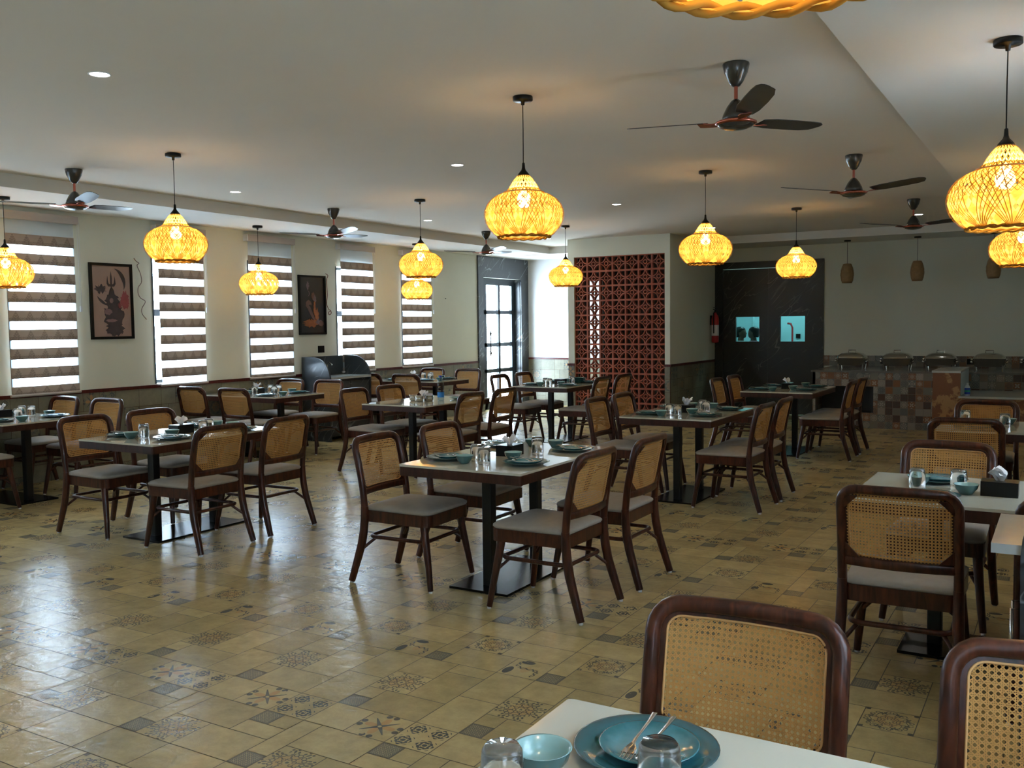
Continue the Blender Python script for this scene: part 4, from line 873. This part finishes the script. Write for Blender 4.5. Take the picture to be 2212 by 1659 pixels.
def spoon(fork):
    b = MB(); n = 10; v = []; path = [(-.085, .005, .004), (-.05, .0035, .004), (-.01, .003, .006), (.03, .0028, .009), (.048, .004, .008), (.06, .011, .004), (.075, .014, .002), (.09, .010, .004), (.096, .003, .006)]
    for x, w, z in path: v += [(x, -w, z+.0012), (x, w, z+.0012), (x, w, z-.0006), (x, -w, z-.0006)]
    f = []
    for i in range(len(path)-1):
        k = i*4
        if fork and i >= 6: continue
        f += [(k, k+4, k+5, k+1), (k+1, k+5, k+6, k+2), (k+2, k+6, k+7, k+3), (k+3, k+7, k+4, k)]
    b.add(v, f, 0, True)
    if fork:
        for y in (-.0105, -.0035, .0035, .0105): b.tube([(.072, y, .003), (.088, y, .0015), (.103, y*.9, .004)], .0016, 4)
    return b
SPOON = mono('spoon', spoon(False), M_steel, 'spoon'); FORK = mono('fork', spoon(True), M_steel, 'fork')
def tissuebox():
    r = empty('tissue_box', (0, 0, -5), '', 'tissue box'); b = MB(); b.bevbox(-.056, .056, -.076, .076, 0, .066, .004); b.build('box', M_blk, r)
    return r
BOX = tissuebox()
def tissue(seed):
    q = random.Random(seed); b = MB()
    for k in range(5):
        a = q.uniform(0, 2*pi); w = q.uniform(.03, .045); h = q.uniform(.055, .08); t = q.uniform(.015, .05)
        d = Vector((cos(a), sin(a), 0)); e = Vector((-sin(a), cos(a), 0)); v = []
        wob = q.uniform(3, 6)
        for i in range(7):
            for j in range(7):
                u = i/6; vv = (j-3)/3; p = d*(t*u*u+.006*sin(wob*vv+3*u))+e*(vv*w*(.25+u*(1.25-.75*u)))+Vector((0, 0, h*u*(1-.35*abs(vv)**1.5*u*q.uniform(.9, 1.1)))); v.append(p)
        b.add(v, [(i*7+j, i*7+j+1, (i+1)*7+j+1, (i+1)*7+j) for i in range(6) for j in range(6)], 0, True)
    return b
TISS = [mono('tissue', tissue(s), M_tissue, 'tissue') for s in (1, 2, 3)]
def pos(t, u, v):
    cx, cy, rot = t; a = rot; return (cx+u*cos(a)-v*sin(a), cy+u*sin(a)+v*cos(a))
ZT_ = .75
# tables: (x, y, rotation), description
TAB = {
 'T1': ((-2.91, 4.90, 0), 'the front middle table'),
 'T2': ((-5.82, 4.85, 0), 'the front left table'),
 'T3': ((-8.38, 5.00, pi/2), 'the left-edge window table'),
 'T4': ((-8.36, 8.18, pi/2), 'the window table before the washstand'),
 'T5': ((-5.87, 8.12, 0), 'the water-bottle table'),
 'T6': ((-8.28, 11.26, pi/2), 'the farthest window table'),
 'T7': ((-5.80, 11.05, 0), 'the table left of the screen'),
 'T8': ((-2.89, 7.96, 0), 'the second middle table'),
 'T9': ((-2.82, 11.20, 0), 'the table before the dark doors'),
 'T10': ((-.23, 4.78, pi/2), 'the nearer right-hand table'),
 'T11': ((-.22, 7.79, pi/2), 'the farther right-hand table'),
 'T12': ((-.29, 1.33, pi/2), 'the nearest bottom-edge table'),
}
TLAB = {'T1': 'stone-topped pedestal table in the front middle, set for four', 'T2': 'stone-topped pedestal table in the front left, set for four', 'T3': 'stone-topped table by the windows, cut off by the left edge', 'T4': 'stone-topped table by the windows, just before the marble washstand',
 'T5': 'stone-topped table carrying the water bottle and steel pots', 'T6': 'stone-topped window table behind the one with the water bottle', 'T7': 'stone-topped table left of the terracotta screen with stacked plates', 'T8': 'stone-topped table second in the middle row, behind the front middle table',
 'T9': 'stone-topped table before the dark marble doors, no glasses on it', 'T10': 'stone-topped table at the right with the large black tissue box', 'T11': 'stone-topped table at the right beside the plywood counter', 'T12': 'stone-topped table in the bottom right corner, nearest the camera'}
SEAT = {'a': 'left side, nearer seat', 'b': 'left side, farther seat', 'c': 'right side, nearer seat', 'd': 'right side, farther seat'}
SEATW = {'a': 'far side, left seat', 'b': 'far side, right seat', 'c': 'near side, left seat', 'd': 'near side, right seat'}
for k, (t, d) in TAB.items():
    place(TB, USED, (t[0], t[1], 0), t[2], TLAB[k], 'stone-topped dining tables', 'table')
# chairs: seat keys in world terms; y-long tables: a,b left (face +x) / c,d right (face -x); x-long: a,b far (face -y) / c,d near (face +y)
def seat_at(k, s):
    (cx, cy, rot), d = TAB[k]; j = random.Random(sum(map(ord, k+s)))
    if rot == 0:
        sx = -1 if s in 'ab' else 1; sy = -1 if s in 'ac' else 1
        x, y = cx+sx*.49, cy+sy*.315; rz = -pi/2 if sx < 0 else pi/2
    else:
        sy = 1 if s in 'ab' else -1; sx = -1 if s in 'ac' else 1
        x, y = cx+sx*.335, cy+sy*.53; rz = pi if sy > 0 else 0
    jx, jy = j.uniform(-.02, .02), j.uniform(-.02, .02)
    if rot == 0: jx = sx*abs(jx)*.9
    else: jy = sy*abs(jy)*.9
    return x+jx, y+jy, rz+radians(j.uniform(-1.5, 1.5))
OFF = {('T1', 'a'): (-.01, -.02, 1), ('T1', 'c'): (.0, -.09, 0), ('T1', 'd'): (.03, -.05, 0)}
SKIP = {('T12', 'c'), ('T12', 'd'), ('T3', 'c'), ('T3', 'a')}
for k, (t, d) in TAB.items():
    for s in 'abcd':
        if (k, s) in {('T12', 'c'), ('T12', 'd')}: continue
        x, y, rz = seat_at(k, s); ox, oy, oz = OFF.get((k, s), (0, 0, 0))
        place(CH, USED, (x+ox, y+oy, 0), rz+radians(oz), 'walnut cane-back chair at %s, %s' % (d, (SEAT if t[2] == 0 else SEATW)[s]), 'cane-back chairs around the tables', 'chair')
# place settings
def put(pr, x, y, z, rz, label, group, cat): return place(pr, USED, (x, y, z), rz, label, group, cat)
def setting(k, s, u, v, bu, bv, cut=True, side=True, cutrot=None):
    t, d = TAB[k]; x, y = pos(t, u, v); q = random.Random(sum(map(ord, k+s))); sn = (SEAT if t[2] == 0 else SEATW)[s] if s in 'abcd' else s
    put(PLATE, x, y, ZT_-.003, 0, 'teal dinner plate on %s, %s' % (d, sn), 'teal dinner plates', 'plate'); z = ZT_+.009-.003
    if side:
        put(SIDE, x+.006, y, z, 0, 'small teal plate atop the larger, %s, %s' % (d, sn), 'small teal plates on the dinner plates', 'plate'); z += .007
    if cut:
        a = (cutrot if cutrot is not None else q.uniform(-.5, .5)+(t[2]+(0 if u*0+1 else 0)))
        dx, dy = -sin(a)*.017, cos(a)*.017; z += .0125; sx_, sy_ = -.02*cos(a), -.02*sin(a)
        o1 = put(SPOON, x+dx+sx_, y+dy+sy_, z, a, 'steel spoon on plate, %s, %s' % (d, sn), 'spoons on the plates', 'spoon')
        o2 = put(FORK, x-dx+sx_, y-dy+sy_, z, a+.06, 'steel fork on plate, %s, %s' % (d, sn), 'forks on the plates', 'fork')
        o1.rotation_euler[1] = .07; o2.rotation_euler[1] = .07
    if bu is not None:
        x, y = pos(t, bu, bv); put(BOWL, x, y, ZT_, 0, 'small teal bowl on %s, %s' % (d, sn), 'small teal bowls', 'bowl')
def glass(k, u, v, which):
    t, d = TAB[k]; x, y = pos(t, u, v); put(GLASS, x, y, ZT_+.0005, 0, 'upturned clear glass tumbler on %s, %s' % (d, which), 'upturned glass tumblers', 'glass')
def tbox(k, u, v, n, rz=0, tz=True):
    t, d = TAB[k]; x, y = pos(t, u, v); put(BOX, x, y, ZT_, t[2]+rz, 'black tissue box on %s' % d, 'black tissue boxes', 'tissue box')
    if tz: put(TISS[n], x, y, ZT_+.058, n*1.3, 'white tissue rising from the box on %s' % d, 'tissues in the boxes', 'tissue')
# standard layout on the y-long tables
def layout(k, box=True, glasses=True, n=0):
    j = random.Random(sum(map(ord, k))); e = lambda: j.uniform(-.015, .015)
    setting(k, 'a', -.26+e(), -.31+e(), -.09+e(), -.42+e()); setting(k, 'b', -.27+e(), .34+e(), -.10+e(), .42+e())
    setting(k, 'c', .25+e(), -.30+e(), .09+e(), -.17+e()); setting(k, 'd', .25+e(), .34+e(), .08+e(), .44+e())
    if glasses:
        glass(k, -.07, -.30, 'near pair, left'); glass(k, .04, -.39, 'near pair, right'); glass(k, .06, .20, 'far pair, farther'); glass(k, .13, .08, 'far pair, nearer')
    if box: tbox(k, -.02, .0, n)
layout('T1', n=0); layout('T2', n=1); layout('T8', n=2); layout('T9', glasses=False, n=1)
# table left of the screen: stack of plates and an open black caddy
layout('T7', n=2, box=False)
t = TAB['T7'][0]; x, y = pos(t, -.02, .03); put(BOX, x, y, ZT_, 0, 'black tissue box on the table left of the terracotta screen', 'black tissue boxes', 'tissue box')
x, y = pos(t, .12, .28)
for i in range(5):
    z = ZT_+i*.014; put(SIDE, x+.002*i, y, z, 0, 'small teal plate in the stack left of the terracotta screen, %s of five' % ['lowest', 'second', 'middle', 'fourth', 'topmost'][i], 'stack of small plates', 'plate')
# water-bottle table
t, d = TAB['T5']
def pot(label, u, v):
    r = empty('steel_pot', (*pos(t, u, v), ZT_), label, 'pot', 'steel pots on the table with the water bottle'); b = MB(); b.lathe([(0, .001), (.03, .001), (.040, .012), (.042, .035), (.040, .058), (.043, .062), (.038, .060), (.038, .015), (0, .008)], 20); b.build('pot_body', M_chrome, r)
    return r
pot('round steel pot beside the water bottle, leftmost of three', -.12, -.10); pot('round steel pot beside the water bottle, middle of three', .0, -.16); pot('round steel pot beside the water bottle, rightmost of three', .06, -.05)
r = empty('steel_holder', (*pos(t, -.03, -.04), ZT_), 'low steel tissue holder behind the three pots', 'holder'); b = MB(); b.lathe([(.045, 0), (.048, .05), (.045, .052), (.04, .002), (0, .001)], 20); b.build('holder_cup', M_chrome, r)
x, y = pos(t, -.03, -.04); put(TISS[1], x, y, ZT_+.04, .5, 'white tissue folded in the steel holder beside the water bottle', 'tissues in the boxes', 'tissue')
r = empty('water_bottle', (*pos(t, .17, .0), ZT_), 'clear plastic water bottle with blue cap and blue label', 'bottle')
b = MB(); b.lathe([(0, .002), (.033, .0), (.036, .01), (.036, .10), (.034, .12), (.037, .135), (.037, .17), (.030, .20), (.014, .235), (.013, .255)], 24); b.build('bottle_body', M_bottle, r)
b = MB(); b.lathe([(.0145, .25), (.0145, .27), (0, .271)], 16); b.build('cap', mat('blue_cap', (.015, .03, .45), .4), r)
b = MB(); b.lathe([(.0366, .04), (.0366, .095)], 24); b.build('label_wrap', mat('blue_label', (.02, .22, .62), .4), r)
b = MB(); b.lathe([(0, .003), (.034, .003), (.034, .11), (0, .11)], 20); b.build('water', glassmat('water', (.85, .92, .96)), r)
setting('T5', 'd', .22, .32, None, None, side=False)
# window tables: seats a,b far / c,d near; local u is across (towards -y world when rotated), v along -x
def layoutw(k, box=True, n=0, sides='abcd'):
    t = TAB[k][0]
    def p(s, wx, wy, bx, by):
        # world offsets -> local u,v for rotation pi/2: x=-v, y=u
        setting(k, s, wy, -wx, by, -bx, cutrot=pi/2+.2)
    if 'a' in sides: p('a', -.34, .25, -.20, .08)
    if 'b' in sides: p('b', .34, .25, .18, .30)
    if 'c' in sides: p('c', -.30, -.26, -.10, -.16)
    if 'd' in sides: p('d', .30, -.26, .46, -.14)
    for wx, wy, w in ((-.06, .18, 'left of the far pair'), (.06, .20, 'right of the far pair'), (.0, -.14, 'left of the near pair'), (.20, -.02, 'right of the near pair')): glass(k, wy, -wx, w)
    if box: tbox(k, .02, .13, n, rz=pi/2)
layoutw('T3', n=0); layoutw('T4', n=2); layoutw('T6', n=1)
# right-hand tables
def w2(k, wx, wy): return wy, -wx
def at(k, wx, wy): t = TAB[k][0]; return wx-t[0], wy-t[1]
def setw(k, s, wx, wy, bx=None, by=None, **kw):
    a, c = at(k, wx, wy)
    if bx is None: setting(k, s, c, -a, None, None, **kw)
    else:
        e, g = at(k, bx, by); setting(k, s, c, -a, g, -e, **kw)
def glassw(k, wx, wy, w): a, c = at(k, wx, wy); glass(k, c, -a, w)
setw('T10', 'a', -.53, 5.00, -.60, 4.86, cutrot=2.6); setw('T10', 'c', -.52, 4.52, -.38, 4.70); setw('T10', 'b', .12, 5.00, .27, 4.88); setw('T10', 'd', .12, 4.52)
glassw('T10', -.595, 4.76, 'left one'); glassw('T10', -.42, 4.80, 'right one')
x, y = -.245, 4.74; put(BOX, x, y, ZT_, pi/2, 'black tissue box on the right-hand table before the windows, largest in the photo', 'black tissue boxes', 'tissue box'); put(TISS[0], x, y, ZT_+.058, 1.0, 'white tissue in the largest black box at the right', 'tissues in the boxes', 'tissue')
setw('T11', 'a', -.52, 8.02, -.36, 7.95); setw('T11', 'c', -.52, 7.55, -.68, 7.62); glassw('T11', -.66, 7.98, 'left one'); glassw('T11', -.38, 7.80, 'right one')
x, y = -.16, 7.74; put(BOX, x, y, ZT_, pi/2, 'black tissue box on the right-hand table by the plywood counter', 'black tissue boxes', 'tissue box'); put(TISS[2], x, y, ZT_+.058, 1.0, 'white tissue in the box on the table by the plywood counter', 'tissues in the boxes', 'tissue')
# nearest table
setw('T12', 'a', -.655, 1.575, -.79, 1.42, cutrot=-1.55)
glassw('T12', -.80, 1.30, 'left one, beside the bowl'); glassw('T12', -.575, 1.44, 'right one, beside the plate')
# ------------------------------------------------------------------ pendant lamps
def pend(HC, label=''):
    r = empty('wicker_pendant_lamp', (0, 0, 0), '', 'pendant lamp')    # origin at the ceiling
    z0 = -.83                                                     # bottom of the shade
    prof = [(.150, 0), (.185, .025), (.220, .065), (.238, .11), (.240, .145), (.228, .185), (.200, .222), (.160, .250), (.118, .264), (.098, .276), (.080, .31), (.058, .345), (.036, .368)]
    cum = [0]
    for (a, c), (d, e) in zip(prof, prof[1:]): cum.append(cum[-1]+sqrt((a-d)**2+(c-e)**2))
    T = cum[-1]
    def at_(t, off=0):
        q = t*T
        for i in range(len(cum)-1):
            if q <= cum[i+1]+1e-9:
                f = (q-cum[i])/(cum[i+1]-cum[i]); return prof[i][0]+(prof[i+1][0]-prof[i][0])*f+off, prof[i][1]+(prof[i+1][1]-prof[i][1])*f+z0
        return prof[-1][0]+off, prof[-1][1]+z0
    b = MB(); b.lathe([(0, 0), (.058, 0), (.060, -.004), (.060, -.022), (.057, -.026), (.012, -.028), (.010, -.05), (0, -.05)], 24); b.build('canopy', M_blk, r)
    b = MB(); b.tube([(0, 0, -.03), (0.001, 0, -.2), (0, .001, -.40)], .0028, 6); b.build('cord', M_blk, r)
    b = MB(); b.lathe([(0, -.385), (.008, -.39), (.010, -.42), (.014, -.432), (.034, -.455), (.038, -.468), (.034, -.468), (.02, -.455)], 20); b.build('lamp_cap', M_blk, r)
    b = MB(); b.lathe([(.016, -.45), (.018, -.50), (.018, -.535), (0, -.54)], 14); b.build('socket', M_blk, r)
    b = MB(); b.lathe([(0, -.655), (.020, -.651), (.036, -.638), (.042, -.615), (.038, -.590), (.024, -.565), (.016, -.533)], 16); b.build('bulb', M_bulb, r)
    def weave(nst, turn, w, off, t0, t1, ns, sgn, amp=0, ph=0):
        for k in range(nst):
            a0 = 2*pi*k/nst+ph; v = []
            for i in range(ns+1):
                t = t0+(t1-t0)*i/ns; R, z = at_(t, off); a = a0+sgn*turn*(i/ns)
                wd = w*(R/.2)**.5; da = wd/2/R
                v += [(R*cos(a-da), R*sin(a-da), z), (R*cos(a+da), R*sin(a+da), z)]
            bb.add(v, [(2*i, 2*i+1, 2*i+3, 2*i+2) for i in range(ns)])
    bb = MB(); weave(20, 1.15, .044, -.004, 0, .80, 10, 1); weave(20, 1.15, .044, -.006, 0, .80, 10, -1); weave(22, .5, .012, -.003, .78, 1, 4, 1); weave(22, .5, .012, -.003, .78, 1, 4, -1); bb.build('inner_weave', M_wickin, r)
    bb = MB()
    for g in range(8):        # fanned bundles gathered at the rim
        for q in range(6):
            for sg in (1, -1):
                a0 = 2*pi*g/8; v = []; ns = 12
                for i in range(ns+1):
                    t = .0+.80*i/ns; R, z = at_(t, .002*(1 if sg > 0 else 2)); a = a0+sg*(i/ns)*(.35+.18*q)+sg*.02*q; da = .0040/2/R
                    v += [(R*cos(a-da), R*sin(a-da), z), (R*cos(a+da), R*sin(a+da), z)]
                bb.add(v, [(2*i, 2*i+1, 2*i+3, 2*i+2) for i in range(ns)])
    weave(64, .9, .0034, .001, .35, .80, 8, 1); weave(64, .9, .0034, .0015, .35, .80, 8, -1); weave(44, .7, .0028, .001, .78, 1, 5, 1); weave(44, .7, .0028, .001, .78, 1, 5, -1)
    bb.build('outer_weave', M_wick, r)
    b = MB()
    for ph in (0, pi):
        b.tube([((.152+.006*cos(9*a+ph))*cos(a), (.152+.006*cos(9*a+ph))*sin(a), z0+.004+.006*sin(9*a+ph)) for a in [2*pi*k/72 for k in range(72)]], .006, 6, closed=True)
    b.build('bottom_rim', M_wick, r)
    b = MB(); b.tube([(.120*cos(2*pi*k/32), .120*sin(2*pi*k/32), z0+.266) for k in range(32)], .0045, 6, closed=True); b.build('shoulder_ring', M_canerim, r)
    return r
PL = pend(0)
lamps = [(-2.81, 4.90, HM, 'lit wicker pendant lamp over the front middle table, in the centre of the photo'), (-5.97, 4.97, HM, 'lit wicker pendant lamp over the front left table'), (-8.44, 8.24, HS, 'lit wicker pendant lamp before the blind left of the dark seated-figure picture'),
 (-6.00, 8.22, HM, 'lit wicker pendant lamp over the water-bottle table, upper of the overlapping two'), (-8.42, 11.42, HS, 'lit wicker pendant lamp, lower and farther of the overlapping two by the last blind'), (-5.97, 11.55, HM, 'lit wicker pendant lamp just left of the terracotta screen'),
 (-2.81, 8.17, HM, 'lit wicker pendant lamp right of the terracotta screen, over the second middle table'), (-2.81, 11.45, HM, 'lit wicker pendant lamp in front of the dark marble doors'), (-8.44, 5.09, HS, 'lit wicker pendant lamp cut by the left edge of the photo'),
 (-.25, 4.75, HS, 'large lit wicker pendant lamp at the right edge, hung over the right-hand table'), (-.30, 8.20, HS, 'lit wicker pendant lamp at the right edge, below and behind the larger one'), (-.29, 1.10, HS, 'lit wicker pendant lamp cut by the top edge, only its rim in view')]
for x, y, z, lab in lamps: place(PL, USED, (x, y, z), random.uniform(0, 6), lab, 'wicker pendant lamps', 'pendant lamp')
# unlit barrel pendants
def barrel():
    r = empty('bamboo_pendant_lamp', (0, 0, 0), '', 'pendant lamp')
    b = MB(); b.lathe([(0, 0), (.05, 0), (.05, -.02), (0, -.022)], 16); b.build('canopy', M_blk, r)
    b = MB(); b.tube([(0, 0, -.02), (0, 0, -.36)], .003, 6); b.build('cord', M_blk, r)
    b = MB(); b.lathe([(.0, -.355), (.055, -.36), (.075, -.40), (.092, -.48), (.096, -.54), (.088, -.61), (.072, -.655), (.068, -.65), (.088, -.54), (.07, -.40), (.0, -.36)], 24); b.build('lamp_shade', M_wickun, r)
    b = MB()
    for s in (1, -1):
        for k in range(14):
            v = []
            for i in range(9):
                t = i/8; z = -.362-.29*t; R = .058+.040*sin(pi*min(1, t*1.05)*.9)+.004; a = 2*pi*k/14+s*t*1.6; v += [(R*cos(a-.03), R*sin(a-.03), z), (R*cos(a+.03), R*sin(a+.03), z)]
            b.add(v, [(2*i, 2*i+1, 2*i+3, 2*i+2) for i in range(8)])
    b.build('strips', M_wickun, r)
    return r
BR = barrel()
for x, l in ((-2.93, 'leftmost of the three'), (-1.93, 'middle of the three'), (-.92, 'rightmost of the three')): place(BR, USED, (x, 15.1, HS), 0, 'small unlit bamboo pendant lamp above the buffet, '+l, 'unlit bamboo pendants above the buffet', 'pendant lamp')
# ------------------------------------------------------------------ ceiling fans
def fan():
    r = empty('ceiling_fan', (0, 0, 0), '', 'ceiling fan')
    b = MB(); b.lathe([(.0, 0), (.068, 0), (.070, -.008), (.060, -.05), (.038, -.095), (.020, -.118), (.0, -.12)], 28); b.build('ceiling_cup', M_fan, r)
    b = MB(); b.lathe([(.010, -.11), (.010, -.20)], 12); b.build('rod', M_copper, r)
    b = MB(); b.lathe([(.012, -.185), (.026, -.195), (.048, -.225), (.066, -.262), (.074, -.288), (.070, -.292), (.05, -.293)], 28); b.build('motor_cover', M_fan, r)
    b = MB(); b.lathe([(.05, -.293), (.092, -.296), (.108, -.304), (.108, -.312), (.095, -.318), (.06, -.318)], 32); b.build('trim_ring', M_copper, r)
    b = MB(); b.lathe([(.095, -.316), (.085, -.328), (.055, -.338), (0, -.343)], 28); b.build('bottom_cover', M_fan, r)
    for k in range(3):
        a = 2*pi*k/3; R = Matrix.Rotation(a, 3, 'Z')
        b = MB(); v = []
        for x, w, z in ((.085, .022, -.305), (.13, .020, -.305), (.17, .034, -.300), (.20, .028, -.298)):
            for y, dz in ((-w, -.004), (w, .004)): v += [R @ Vector((x, y, z+dz)), R @ Vector((x, y, z+dz-.005))]
        f = []
        for i in range(3): q = i*4; f += [(q, q+2, q+6, q+4), (q+1, q+5, q+7, q+3), (q, q+4, q+5, q+1), (q+2, q+3, q+7, q+6)]
        f += [(0, 1, 3, 2), (12, 14, 15, 13)]; b.add(v, f); arm = b.build('blade_arm', M_copper, r)
        b = MB(); v = []; st = [(.165, -.046, .040), (.25, -.062, .052), (.40, -.066, .052), (.52, -.066, .046), (.585, -.062, .030), (.615, -.045, -.01), (.62, -.03, -.025)]
        for x, ya, yb in st:
            for y in (ya, yb): z = -.297+x*.045-(y)*.20; v += [R @ Vector((x, y, z)), R @ Vector((x, y, z-.004))]
        f = []
        for i in range(len(st)-1): q = i*4; f += [(q, q+2, q+6, q+4), (q+1, q+5, q+7, q+3), (q, q+4, q+5, q+1), (q+2, q+3, q+7, q+6)]
        b.add(v, f); b.build('blade', M_blade, r)
    return r
FN = fan()
for x, y, a, l in ((-1.52, 4.90, -58, 'nearest of the right-hand fans, large in the upper right'), (-1.53, 8.11, -20, 'second of the right-hand fans'), (-1.51, 11.43, -23, 'farthest of the right-hand fans, above the buffet'),
                   (-7.22, 4.98, -20, 'nearest of the left-hand fans, at the upper left'), (-7.26, 8.27, -25, 'second of the left-hand fans, above the dark seated-figure picture'), (-7.26, 11.55, -32, 'farthest of the left-hand fans, left of the centre lamp')):
    place(FN, USED, (x, y, HM), radians(a), 'ceiling fan with copper ring, '+l, 'ceiling fans', 'ceiling fan')
# ------------------------------------------------------------------ downlights
def downl():
    r = empty('downlight', (0, 0, 0), '', 'downlight'); b = MB(); b.lathe([(.056, .0), (.058, -.004), (.050, -.005), (.048, -.001)], 24); b.build('trim_ring', M_white, r)
    b = MB(); b.lathe([(.049, -.002), (.03, -.003), (0, -.003)], 24); b.build('diffuser', M_down, r); return r
DL = downl()
dl = [(-4.43, 3.23, HM, 'upper left, nearest the camera'), (-7.13, 6.68, HM, 'right of the front-left pendant lamp'), (-4.45, 6.64, HM, 'left of the centre pendant lamp'), (-7.09, 9.88, HM, 'beside the cord of the paired lamps'), (-4.43, 9.84, HM, 'right of the centre pendant lamp'),
      (-4.41, 13.1, HM, 'above the lamp right of the screen'), (-1.67, 13.12, HM, 'behind the farthest right fan'), (-7.08, 13.09, HM, 'at the bottom of the centre lamp'), (-7.92, 15.0, HS, 'on the lowered border before the end wall'), (-7.13, 3.23, HM, 'out of view to the left'), (-4.43, .0, HM, 'behind the camera'), (-7.1, 0, HM, 'behind the camera to the left')]
for x, y, z, l in dl: place(DL, USED, (x, y, z), 0, 'round white ceiling downlight, '+l, 'recessed ceiling downlights', 'downlight')
b = MB()
for k in range(4): b.box(-8.35, -8.05, 14.55+k*.025, 14.565+k*.025, HS-.004, HS)
tag(b.build('ceiling_vent', M_rail), 'small slotted vent in the lowered ceiling above the entrance', 'vent')
